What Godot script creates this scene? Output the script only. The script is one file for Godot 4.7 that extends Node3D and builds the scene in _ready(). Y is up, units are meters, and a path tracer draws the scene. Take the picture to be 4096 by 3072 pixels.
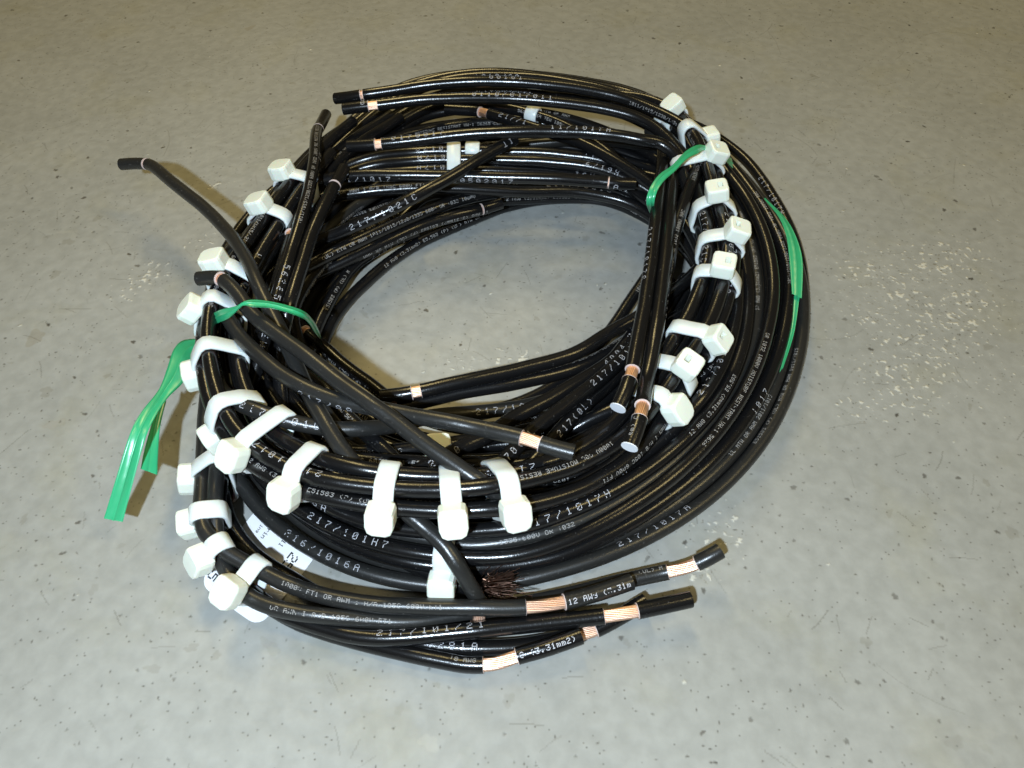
extends Node3D
# A coil of black wires bound with white cable ties, lying on a painted concrete floor. Lengths below are in millimetres, made metres by MM.
const MM := 0.001
const R := 1.98            # radius of the wire's insulation
const EYE := Vector3(0, 190, 185)
var mats := {}
var rng := RandomNumberGenerator.new()
var taken := {}
# 5 x 7 letters, one number a row, five bits each
var font := {
	"0": [14, 17, 19, 21, 25, 17, 14], "1": [4, 12, 4, 4, 4, 4, 14], "2": [14, 17, 1, 6, 8, 16, 31], "3": [31, 1, 2, 6, 1, 17, 14], "4": [2, 6, 10, 18, 31, 2, 2],
	"5": [31, 16, 30, 1, 1, 17, 14], "6": [6, 8, 16, 30, 17, 17, 14], "7": [31, 1, 2, 4, 8, 8, 8], "8": [14, 17, 17, 14, 17, 17, 14], "9": [14, 17, 17, 15, 1, 2, 12],
	"A": [14, 17, 17, 31, 17, 17, 17], "B": [30, 17, 17, 30, 17, 17, 30], "C": [14, 17, 16, 16, 16, 17, 14], "D": [30, 17, 17, 17, 17, 17, 30], "E": [31, 16, 16, 30, 16, 16, 31],
	"F": [31, 16, 16, 30, 16, 16, 16], "G": [14, 17, 16, 23, 17, 17, 14], "H": [17, 17, 17, 31, 17, 17, 17], "I": [14, 4, 4, 4, 4, 4, 14], "L": [16, 16, 16, 16, 16, 16, 31],
	"M": [17, 27, 21, 21, 17, 17, 17], "N": [17, 25, 21, 19, 17, 17, 17], "O": [14, 17, 17, 17, 17, 17, 14], "P": [30, 17, 17, 30, 16, 16, 16], "R": [30, 17, 17, 30, 20, 18, 17],
	"S": [15, 16, 16, 14, 1, 1, 30], "T": [31, 4, 4, 4, 4, 4, 4], "U": [17, 17, 17, 17, 17, 17, 14], "V": [17, 17, 17, 17, 17, 10, 4], "W": [17, 17, 17, 21, 21, 27, 17],
	"X": [17, 17, 10, 4, 10, 17, 17], "Y": [17, 17, 10, 4, 4, 4, 4], "/": [1, 1, 2, 4, 8, 16, 16], "(": [2, 4, 8, 8, 8, 4, 2], ")": [8, 4, 2, 2, 2, 4, 8], ".": [0, 0, 0, 0, 0, 12, 12],
	"-": [0, 0, 0, 14, 0, 0, 0], "m": [0, 0, 26, 21, 21, 21, 21], "r": [0, 0, 22, 25, 16, 16, 16], "i": [4, 0, 12, 4, 4, 4, 14], "n": [0, 0, 22, 25, 17, 17, 17], "g": [0, 0, 15, 17, 15, 1, 14],
}


func _ready() -> void:
	rng.seed = 7
	# --- camera
	var cam := Camera3D.new()
	cam.name = "camera"
	cam.position = EYE * MM
	cam.rotation_degrees = Vector3(-50, 0, 0)
	cam.fov = 50.0
	cam.near = 0.01
	cam.far = 20.0
	add_child(cam)
	# --- surroundings: a dim warm workshop
	var e := Environment.new()
	e.background_mode = Environment.BG_COLOR
	e.background_color = Color(0.40, 0.355, 0.25)
	e.background_energy_multiplier = 0.55
	e.tonemap_mode = Environment.TONE_MAPPER_LINEAR
	e.tonemap_exposure = 0.94
	e.sdfgi_enabled = true
	e.ssao_enabled = true
	e.ssil_enabled = true
	var we := WorldEnvironment.new()
	we.name = "surroundings"
	we.environment = e
	add_child(we)
	# --- the phone's flash, left of the lens and nearer the viewer
	area_lamp("flash", Vector3(-0.045, 0.262, 0.262), Vector3(0, 0.0, -0.14), Vector2(0.010, 0.010), Color(0.86, 0.935, 1.0), 0.205)
	# --- fluorescent fittings of the workshop, warm
	area_lamp("ceiling_tube", Vector3(-0.5, 2.4, -1.6), Vector3(0, 0, 0), Vector2(0.34, 1.25), Color(1.0, 0.90, 0.63), 3.0)
	area_lamp("ceiling_tube", Vector3(1.5, 2.4, 0.3), Vector3(0, 0, 0), Vector2(0.34, 1.25), Color(1.0, 0.90, 0.63), 2.2)
	make_materials()
	make_floor()
	make_tag()
	make_wires()
	make_ties()
	make_ribbons()


func area_lamp(called: String, at: Vector3, towards: Vector3, size: Vector2, tint: Color, energy: float) -> void:
	var l := AreaLight3D.new()
	l.name = called
	l.area_size = size
	l.area_normalize_energy = true
	l.light_color = tint
	l.light_energy = energy
	l.area_range = 12.0
	l.shadow_enabled = true
	add_child(l, true)
	l.look_at_from_position(at, towards, Vector3(0, 0, -1) if absf((towards - at).normalized().y) > 0.95 else Vector3.UP)


# ---------------------------------------------------------------- helpers
func named(base: String) -> String:
	taken[base] = taken.get(base, -1) + 1
	return base if taken[base] == 0 else "%s_%03d" % [base, taken[base]]


func thing(called: String, label: String, category: String, at: Vector3, group := "") -> Node3D:
	var n := Node3D.new()
	n.name = named(called)
	n.position = at
	n.set_meta("label", label)
	n.set_meta("category", category)
	if group:
		n.set_meta("group", group)
	add_child(n)
	return n


func piece(called: String, mesh: Mesh, mat: Material, parent: Node3D) -> MeshInstance3D:
	var m := MeshInstance3D.new()
	m.name = called
	m.mesh = mesh
	m.material_override = mat
	parent.add_child(m, true)
	return m


func std(color: Color, rough: float, metal := 0.0) -> StandardMaterial3D:
	var m := StandardMaterial3D.new()
	m.albedo_color = color.linear_to_srgb()
	m.roughness = rough
	m.metallic = metal
	return m


func noise_tex(freq: float, octaves: int, seed_: int, size := 512, normal := 0.0) -> NoiseTexture2D:
	var n := FastNoiseLite.new()
	n.noise_type = FastNoiseLite.TYPE_SIMPLEX
	n.frequency = freq
	n.fractal_octaves = octaves
	n.seed = seed_
	var t := NoiseTexture2D.new()
	t.width = size
	t.height = size
	t.seamless = true
	t.noise = n
	if normal > 0.0:
		t.as_normal_map = true
		t.bump_strength = normal
	return t


func dust_image(seed_: int, specks: int, base: Color, dust: Color) -> ImageTexture:
	var r := RandomNumberGenerator.new()
	r.seed = seed_
	var im := Image.create(512, 512, false, Image.FORMAT_RGB8)
	im.fill(base.linear_to_srgb())
	for i in specks:
		var k := r.randf()
		var c := base.lerp(dust, k * k * 0.8).linear_to_srgb()
		var x := r.randi() % 508
		var y := r.randi() % 508
		var w := 1 + (r.randi() % 3 if r.randf() < 0.3 else 0)
		var h := 1 + (r.randi() % 3 if r.randf() < 0.3 else 0)
		im.fill_rect(Rect2i(x, y, w, h), c)
	return ImageTexture.create_from_image(im)


func make_materials() -> void:
	for k in 2:
		var m := StandardMaterial3D.new()
		m.albedo_texture = dust_image(11 + k, 700 if k == 0 else 1800, Color(0.006, 0.006, 0.0065) if k == 0 else Color(0.017, 0.017, 0.0165), Color(0.25, 0.24, 0.22))
		m.uv1_triplanar = true
		m.uv1_world_triplanar = true
		m.uv1_scale = Vector3.ONE * 16.0
		m.roughness = 0.22 if k == 0 else 0.31
		m.metallic_specular = 0.5
		m.normal_enabled = true
		m.normal_texture = noise_tex(0.28, 2, 5 + k, 512, 3.0)
		m.normal_scale = 0.07
		mats["wire%d" % k] = m
	mats["print"] = std(Color(0.45, 0.45, 0.48), 0.6)
	mats["faint"] = std(Color(0.25, 0.24, 0.23), 0.6)
	var cu := std(Color(0.86, 0.57, 0.42), 0.45, 1.0)
	mats["copper"] = cu
	mats["fray"] = std(Color(0.85, 0.48, 0.33), 0.4, 0.25)
	mats["cut"] = std(Color(0.55, 0.45, 0.42), 0.6)
	mats["cap"] = std(Color(0.70, 0.72, 0.76), 0.5)
	var ny := std(Color(0.82, 0.83, 0.72), 0.34)
	ny.subsurf_scatter_enabled = true
	ny.subsurf_scatter_strength = 0.12
	mats["nylon"] = ny
	var st := std(Color(0.74, 0.75, 0.72), 0.34)
	st.subsurf_scatter_enabled = true
	st.subsurf_scatter_strength = 0.12
	mats["strap"] = st
	var g := std(Color(0.03, 0.42, 0.18), 0.32)
	g.clearcoat_enabled = true
	g.clearcoat = 0.8
	g.clearcoat_roughness = 0.3
	g.backlight_enabled = true
	g.backlight = Color(0.5, 0.5, 0.5)
	mats["green"] = g
	mats["paper"] = std(Color(0.80, 0.80, 0.82), 0.7)
	mats["ink"] = std(Color(0.02, 0.02, 0.025), 0.7)


# ---------------------------------------------------------------- floor
func noise_bytes(n: int, freq: float, octaves: int, seed_: int, type := FastNoiseLite.TYPE_SIMPLEX) -> PackedByteArray:
	var f := FastNoiseLite.new()
	f.noise_type = type
	f.frequency = freq
	f.fractal_octaves = octaves
	f.seed = seed_
	return f.get_image(n, n, false, false, false).get_data()


func make_floor() -> void:
	# the painted concrete's colour over 640 mm, 2048 pixels a side
	var n := 2048
	var blot := noise_bytes(n, 0.0042, 4, 3)
	var fine := noise_bytes(n, 0.045, 4, 9)
	var brown := noise_bytes(n, 0.0065, 5, 21)
	var chip := noise_bytes(n, 0.085, 3, 33)
	# scuffed places where the paint is pitted and pale: how worn each 5 mm square is
	var worn := PackedFloat32Array()
	worn.resize(128 * 128)
	for spot: Vector3 in [Vector3(2, 17, 7), Vector3(-15, 16, 4), Vector3(14, 27, 6), Vector3(27, 31, 4), Vector3(120, -24, 9), Vector3(144, -28, 12), Vector3(155, -34, 9), Vector3(129, -12, 10), Vector3(142, -2, 13), Vector3(123, 7, 9), Vector3(126, 20, 9), Vector3(114, 20, 8), Vector3(150, -10, 10), Vector3(116, -4, 7), Vector3(118, 29, 9), Vector3(136, 10, 9), Vector3(103, 35, 6), Vector3(49, 68, 7), Vector3(55, 76, 6), Vector3(47, 87, 5), Vector3(-122, -24, 6), Vector3(-126, -16, 5), Vector3(-110, -40, 5), Vector3(-112, -74, 4), Vector3(132, -20, 22), Vector3(130, 8, 22)]:
		for y in 128:
			for x in 128:
				var away := Vector2(x * 5.0 - 317.5 - spot.x, (y * 5.0 - 317.5 - spot.y) * 1.25).length() / spot.z
				if away < 1.6:
					worn[y * 128 + x] = maxf(worn[y * 128 + x], (1.0 - away / 1.6) * (0.34 if spot.z > 20.0 else 0.62))
	var data := PackedByteArray()
	data.resize(n * n * 3)
	var low := PackedByteArray()
	low.resize(n * n)
	for i in n * n:
		var a := blot[i] / 255.0 - 0.5
		var b := fine[i] / 255.0 - 0.5
		var w := clampf((brown[i] / 255.0 - 0.58) * 1.8, 0.0, 1.0)
		var v := 150.0 + a * 9.0 + b * 13.0
		data[i * 3] = int(v - 1.0 - 2.0 * w)
		data[i * 3 + 1] = int(v - 4.0 * w)
		data[i * 3 + 2] = int(v - 4.0 - 12.0 * w)
		low[i] = int(128.0 + b * 50.0 + a * 20.0)
		var wear := worn[(i >> 15) * 128 + ((i & 2047) >> 4)]
		if wear > 0.0:
			var c := chip[i] / 255.0
			var pale := clampf((c - 0.86 + wear * 0.42) * 9.0, 0.0, 1.0)
			var pit := clampf((0.10 + wear * 0.22 - c) * 8.0, 0.0, 1.0)
			data[i * 3] = int(lerpf(lerpf(data[i * 3], 206, pale * 0.8), 104, pit * 0.6))
			data[i * 3 + 1] = int(lerpf(lerpf(data[i * 3 + 1], 203, pale * 0.8), 98, pit * 0.6))
			data[i * 3 + 2] = int(lerpf(lerpf(data[i * 3 + 2], 190, pale * 0.8), 84, pit * 0.6))
			low[i] = clampi(low[i] + int(pale * 90.0 - pit * 60.0), 0, 255)
	var im := Image.create_from_data(n, n, false, Image.FORMAT_RGB8, data)
	var bump := Image.create_from_data(n, n, false, Image.FORMAT_L8, low)
	var r := RandomNumberGenerator.new()
	r.seed = 77
	# dark specks of grit and pinholes
	for k in 21000:
		var big := r.randf()
		var rad := 0.4 + 0.9 * r.randf() * r.randf() + (2.2 * r.randf() if big < 0.05 else 0.0)
		var tone := r.randf_range(0.35, 0.85)
		splat(im, bump, r, Vector2(r.randf() * n, r.randf() * n), rad, r.randf_range(0.5, 1.0), Color(0.22, 0.21, 0.19), tone * (0.9 if big < 0.05 else 0.75), -26.0)
	# faint dirt
	for k in 800:
		splat(im, bump, r, Vector2(r.randf() * n, r.randf() * n), r.randf_range(2.0, 6.5), r.randf_range(0.3, 1.0), Color(0.38, 0.36, 0.30) if r.randf() < 0.7 else Color(0.72, 0.71, 0.66), r.randf_range(0.06, 0.2), 0.0)
	# fine scratches
	for k in 1500:
		var p := Vector2(r.randf() * n, r.randf() * n)
		var ang := r.randf() * TAU
		var steps := 8 + r.randi() % (70 if r.randf() < 0.15 else 18)
		var bend := r.randf_range(-0.02, 0.02)
		var fade := r.randf_range(0.06, 0.26)
		for s in steps:
			p += Vector2(cos(ang), sin(ang))
			ang += bend
			dab(im, int(p.x), int(p.y), Color(0.28, 0.27, 0.24), fade)
	# single pale chips
	for k in 260:
		splat(im, bump, r, Vector2(r.randf() * n, r.randf() * n), r.randf_range(0.5, 1.8), r.randf_range(0.5, 1.0), Color(0.84, 0.83, 0.77), r.randf_range(0.4, 0.9), 90.0)
	# brown stains
	for k in 34:
		splat(im, bump, r, Vector2(r.randf_range(40, 900), r.randf_range(100, 1400)), r.randf_range(3, 12), r.randf_range(0.5, 1.0), Color(0.44, 0.39, 0.29), r.randf_range(0.08, 0.2), 0.0)
	var m := StandardMaterial3D.new()
	m.albedo_texture = ImageTexture.create_from_image(im)
	m.roughness = 0.42
	m.metallic_specular = 0.42
	m.heightmap_enabled = true
	m.heightmap_texture = ImageTexture.create_from_image(bump)
	m.heightmap_scale = 0.05
	m.uv1_scale = Vector3(6.25, 6.25, 1)
	m.uv1_offset = Vector3(-2.625, -2.625, 0)
	var pm := PlaneMesh.new()
	pm.size = Vector2(4, 4)
	var f := MeshInstance3D.new()
	f.name = "floor"
	f.mesh = pm
	f.material_override = m
	f.set_meta("kind", "structure")
	f.set_meta("label", "grey painted concrete floor with dark specks and pale scuffs")
	add_child(f)


func dab(im: Image, x: int, y: int, c: Color, a: float) -> void:
	x = posmod(x, 2048)
	y = posmod(y, 2048)
	im.set_pixel(x, y, im.get_pixel(x, y).lerp(c, a))


func splat(im: Image, bump: Image, r: RandomNumberGenerator, at: Vector2, rad: float, squash: float, c: Color, a: float, lift: float) -> void:
	var turn := r.randf() * TAU
	var l1 := r.randf() * TAU
	var q := int(ceil(rad * 1.4))
	for y in range(-q, q + 1):
		for x in range(-q, q + 1):
			var p := Vector2(x, y).rotated(turn)
			p.y /= squash
			var edge := rad * (1.0 + 0.22 * sin(p.angle() * 2.0 + l1) + 0.13 * sin(p.angle() * 3.0 - l1 * 2.0) + 0.14 * sin(p.angle() * 5.0 + l1 * 3.0))
			var k := clampf(edge - p.length() + 0.5, 0.0, 1.0)
			if k > 0.0:
				var px := posmod(int(at.x) + x, 2048)
				var py := posmod(int(at.y) + y, 2048)
				im.set_pixel(px, py, im.get_pixel(px, py).lerp(c, a * k))
				if lift != 0.0:
					var h := bump.get_pixel(px, py).r + lift / 255.0 * k
					bump.set_pixel(px, py, Color(h, h, h))


# ---------------------------------------------------------------- wires
class Path:
	var p: PackedVector3Array
	var n: PackedVector3Array
	var b: PackedVector3Array
	var t: PackedVector3Array
	var s: PackedFloat32Array

	func at(d: float) -> Array:
		d = clampf(d, 0.0, s[s.size() - 1])
		var i := clampi(s.bsearch(d) - 1, 0, s.size() - 2)
		var k := (d - s[i]) / maxf(s[i + 1] - s[i], 1e-6)
		return [p[i].lerp(p[i + 1], k), n[i].lerp(n[i + 1], k).normalized(), b[i].lerp(b[i + 1], k).normalized(), t[i].lerp(t[i + 1], k).normalized()]


func path_of(flat: Array) -> Path:
	var c := PackedVector3Array()
	for i in range(0, flat.size(), 3):
		c.append(Vector3(flat[i], flat[i + 1], flat[i + 2]))
	var o := Path.new()
	var last := c.size() - 1
	for i in last:
		var a := c[maxi(i - 1, 0)]
		var d := c[mini(i + 2, last)]
		var steps := maxi(2, int(c[i].distance_to(c[i + 1]) / 1.4))
		for k in steps:
			o.p.append(c[i].cubic_interpolate(c[i + 1], a, d, float(k) / steps))
	o.p.append(c[last])
	var m := o.p.size()
	o.t.resize(m); o.n.resize(m); o.b.resize(m); o.s.resize(m)
	for i in m:
		o.t[i] = (o.p[mini(i + 1, m - 1)] - o.p[maxi(i - 1, 0)]).normalized()
		o.s[i] = 0.0 if i == 0 else o.s[i - 1] + o.p[i].distance_to(o.p[i - 1])
	var nn := o.t[0].cross(Vector3.UP)
	if nn.length() < 0.1:
		nn = o.t[0].cross(Vector3.RIGHT)
	for i in m:
		nn = (nn - o.t[i] * nn.dot(o.t[i])).normalized()
		o.n[i] = nn
		o.b[i] = o.t[i].cross(nn)
	return o


func tube(w: Path, from: float, to: float, radius: float, o: Vector3, seg := 16, caps := true, centre := 0.0) -> ArrayMesh:
	# a tube along the path between two lengths, its ends a little rounded and closed
	var stops := PackedFloat32Array([from])
	for d in w.s:
		if d > from + 0.3 and d < to - 0.3:
			stops.append(d)
	stops.append(to)
	var v := PackedVector3Array()
	var nor := PackedVector3Array()
	var ix := PackedInt32Array()
	var rows := 0
	var k := 0
	for d in stops:
		var f := w.at(d)
		for j in seg:
			var a := TAU * j / seg
			var dir: Vector3 = f[1] * cos(a) + f[2] * sin(a)
			v.append((f[0] + dir * radius - o) * MM)
			nor.append(dir)
		rows += 1
	for i in rows - 1:
		for j in seg:
			var p := i * seg + j
			var q := i * seg + (j + 1) % seg
			ix.append_array([p, p + seg, q, q, p + seg, q + seg])
	if caps:
		for side in 2:
			var f := w.at(from if side == 0 else to)
			var dir: Vector3 = f[3] * (-1.0 if side == 0 else 1.0)
			var c := v.size()
			v.append((f[0] + dir * 0.05 - o) * MM)
			nor.append(dir)
			for j in seg:
				var a := TAU * j / seg
				v.append((f[0] + (f[1] * cos(a) + f[2] * sin(a)) * radius - o) * MM)
				nor.append(dir)
			for j in seg:
				if side == 0:
					ix.append_array([c, c + 1 + j, c + 1 + (j + 1) % seg])
				else:
					ix.append_array([c, c + 1 + (j + 1) % seg, c + 1 + j])
	return mesh_of(v, nor, ix)


func mesh_of(v: PackedVector3Array, nor: PackedVector3Array, ix: PackedInt32Array) -> ArrayMesh:
	var arr := []
	arr.resize(Mesh.ARRAY_MAX)
	arr[Mesh.ARRAY_VERTEX] = v
	if nor.size():
		arr[Mesh.ARRAY_NORMAL] = nor
	arr[Mesh.ARRAY_INDEX] = ix
	var m := ArrayMesh.new()
	m.add_surface_from_arrays(Mesh.PRIMITIVE_TRIANGLES, arr)
	return m


func strands(w: Path, from: float, to: float, o: Vector3) -> ArrayMesh:
	# twisted bare strands laid round a core
	var v := PackedVector3Array()
	var nor := PackedVector3Array()
	var ix := PackedInt32Array()
	var steps := maxi(3, int((to - from) / 0.6))
	for k in 18:
		var first := v.size()
		for i in steps + 1:
			var d := lerpf(from, to, float(i) / steps)
			var f := w.at(d)
			var a := TAU * k / 18.0 + (d - from) * 0.08
			var out: Vector3 = f[1] * cos(a) + f[2] * sin(a)
			var mid: Vector3 = f[0] + out * (1.25 + 0.03 * sin(k * 2.4))
			for j in 6:
				var b := TAU * j / 6
				var dir: Vector3 = out * cos(b) + out.cross(f[3]) * sin(b)
				v.append((mid + dir * 0.29 - o) * MM)
				nor.append(dir)
		for i in steps:
			for j in 6:
				var p := first + i * 6 + j
				var q := first + i * 6 + (j + 1) % 6
				ix.append_array([p, q, p + 6, q, q + 6, p + 6])
	return mesh_of(v, nor, ix)


func lettering(w: Path, jobs: Array, o: Vector3, bare: Array) -> Array:
	# two meshes: dotted ink-jet codes and the maker's small printed legend, laid on the round of the insulation
	var vv := [PackedVector3Array(), PackedVector3Array()]
	var nn := [PackedVector3Array(), PackedVector3Array()]
	var ii := [PackedInt32Array(), PackedInt32Array()]
	for job in jobs:
		var dots: bool = job[2] == "d"
		var g := 0 if dots or job[2] == "T" else 1
		var text: String = job[1]
		var pitch := 2.6 if dots else (1.08 if g == 1 else 1.22)
		var high := 1.8 if dots else (1.05 if g == 1 else 1.3)
		var wide := 1.3 if dots else (0.82 if g == 1 else 0.92)
		var f := w.at(job[0])
		var look: Vector3 = EYE - f[0]
		var a0 := atan2(look.dot(f[2]), look.dot(f[1])) + deg_to_rad(job[3])
		var dir: float = job[4]
		var start: float = job[0] - dir * pitch * text.length() * 0.5
		# the letters' tops lie clockwise or anticlockwise according to the reading direction
		for c in text.length():
			var rows: Array = font.get(text[c], [])
			if rows.is_empty():
				continue
			var s0 := start + dir * pitch * c
			if s0 < 0.6 or s0 > w.s[w.s.size() - 1] - 1.5:
				continue
			var off := false
			for gap in bare:
				if maxf(s0, s0 + dir * wide) > gap[0] - 0.3 and minf(s0, s0 + dir * wide) < gap[1] + 0.3:
					off = true
			if off:
				continue
			var worn := rng.randf()
			for y in 7:
				var bits: int = rows[y]
				var x := 0
				while x < 5:
					if bits & (16 >> x):
						var x1 := x + 1
						if not dots:
							while x1 < 5 and bits & (16 >> x1):
								x1 += 1
						if not (worn < 0.35 and rng.randf() < (0.16 if dots else 0.25)):
							var pad := 0.06 if dots else 0.0
							var sa := s0 + dir * (x * wide / 5.0 + pad)
							var sb := s0 + dir * (x1 * wide / 5.0 - pad * 0.3)
							var fa := w.at(sa)
							var fb := w.at(sb)
							var aa := a0 - dir * ((3.5 - y) * high / 7.0) / R
							var ab := a0 - dir * ((2.5 - y) * high / 7.0 + (0.03 if dots else -0.02)) / R
							var b0: int = vv[g].size()
							for corner in [[fa, aa], [fb, aa], [fb, ab], [fa, ab]]:
								var fr: Array = corner[0]
								var d3: Vector3 = fr[1] * cos(corner[1]) + fr[2] * sin(corner[1])
								vv[g].append((fr[0] + d3 * (R + 0.035) - o) * MM)
								nn[g].append(d3)
							ii[g].append_array([b0, b0 + 1, b0 + 2, b0, b0 + 2, b0 + 3])
						x = x1
					else:
						x += 1
	var made := []
	for g in 2:
		made.append(mesh_of(vv[g], nn[g], ii[g]) if vv[g].size() else null)
	return made


func black_wire(label: String, group: String, flat: Array, start: Dictionary, end: Dictionary, jobs: Array, kind: int, number: int) -> void:
	var w := path_of(flat)
	var total := w.s[w.s.size() - 1]
	var low := w.p[0]
	for p in w.p:
		if p.y < low.y:
			low = p
	var o := Vector3(low.x, low.y - R, low.z)
	var t := thing("black_wire", label, "wire", o * MM, group)
	var mat: Material = mats["wire%d" % kind]
	var a := 0.0
	var b := total
	var copper: Array = []
	if start.has("slug"):
		a = start.slug + start.gap
		end_piece(t, w, 0.0, start.slug, o, mat, 0, start.has("cap"))
		copper.append([start.slug, a])
	if end.has("slug"):
		b = total - end.slug - end.gap
		end_piece(t, w, total - end.slug, total, o, mat, 1, end.has("cap"))
		copper.append([b, total - end.slug])
	piece("insulation", tube(w, a, b, R, o), mat, t)
	for c in copper:
		piece("copper_core", strands(w, c[0] - 0.4, c[1] + 0.4, o), mats.copper, t)
		piece("cut_rim", tube(w, a - 0.08, a + 0.12, R * 0.985, o) if c[1] <= a + 0.01 else tube(w, b - 0.12, b + 0.08, R * 0.985, o), mats.cut, t)
	var more := jobs.duplicate()
	var r := RandomNumberGenerator.new()
	r.seed = 900 + number
	var legend := ["12 AWG (3.31mm2) E51583 (P) (UL) MTW OR AWM", "1011/1015/1230/1335 600V OR 1032 1000V 90C", "MOISTURE RESISTANT VW-1 56265 CSA TEW 105C FT1", "OR AWM I A/B 105C 600V FT1"]
	var codes := ["217/1017A", "216/1016A", "217/1021C", "217/1017H"]
	var d := r.randf_range(20, 60)
	while d < total - 30 and not (label.contains("bottom wire") or label.contains("far left") or label.contains("poking out left") or label.contains("short topped")):
		var clear := d > a + 12 and d < b - 12
		for j in jobs:
			if absf(j[0] - d) < (30.0 + 0.56 * String(j[1]).length() * (2.7 if j[2] == "d" else 1.1)):
				clear = false
		if clear:
			if r.randf() < 0.28:
				more.append([d, codes[r.randi() % 4], "d", r.randf_range(-100, 100), 1 if r.randf() < 0.7 else -1])
			else:
				more.append([d, legend[r.randi() % 4], "t", r.randf_range(-100, 100), 1 if r.randf() < 0.6 else -1])
		d += r.randf_range(56, 95)
	for job in more:
		var ink := lettering(w, [job], o, copper)
		if ink[0]:
			piece("ink_code", ink[0], mats.print, t)
		if ink[1]:
			piece("printed_legend", ink[1], mats.faint, t)
	if end.has("fray"):
		fray(t, o)


func end_piece(t: Node3D, w: Path, from: float, to: float, o: Vector3, mat: Material, side: int, cap: bool) -> void:
	var slug := piece("end_piece", tube(w, from, to, R, o), mat, t)
	if side == 0:
		piece("cut_rim", tube(w, to - 0.1, to + 0.08, R * 1.006, o), mats.cut, slug)
	else:
		piece("cut_rim", tube(w, from - 0.08, from + 0.1, R * 1.006, o), mats.cut, slug)
	if cap:
		piece("white_tip", tube(w, from - 0.12 if side == 0 else to - 0.25, from + 0.25 if side == 0 else to + 0.12, R * 1.03, o), mats.cap, slug)


func fray(t: Node3D, o: Vector3) -> void:
	var r := RandomNumberGenerator.new()
	r.seed = 4
	var ends := [Vector3(-6.67, 7.00, 95.62), Vector3(-0.66, 9.00, 95.40)]
	var axis: Vector3 = (ends[1] - ends[0]).normalized()
	var v := PackedVector3Array()
	var nor := PackedVector3Array()
	var ix := PackedInt32Array()
	for k in 170:
		var spread := Vector3(r.randfn(0, 1), r.randfn(0, 1), r.randfn(0, 1)) * 1.9
		var root: Vector3 = ends[0] + (spread - axis * spread.dot(axis)) * 0.42
		var long := r.randf_range(3.0, 7.5)
		var bend := Vector3(r.randfn(0, 1), r.randfn(0, 0.6), r.randfn(0, 1)) * 1.4
		var first := v.size()
		for i in 6:
			var q := i / 5.0
			var c: Vector3 = root + axis * long * q + (spread * 0.55 + bend * q) * q
			c.y = maxf(c.y, 0.25)
			for j in 4:
				var a := TAU * j / 4
				var dir := Vector3(0, cos(a), 0) + axis.cross(Vector3.UP).normalized() * sin(a)
				v.append((c + dir * 0.13 - o) * MM)
				nor.append(dir)
		for i in 5:
			for j in 4:
				var p := first + i * 4 + j
				var q2 := first + i * 4 + (j + 1) % 4
				ix.append_array([p, q2, p + 4, q2, q2 + 4, p + 4])
	var b := piece("copper_strands", mesh_of(v, nor, ix), mats.fray, t)
	b.set_meta("kind", "stuff")


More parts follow.
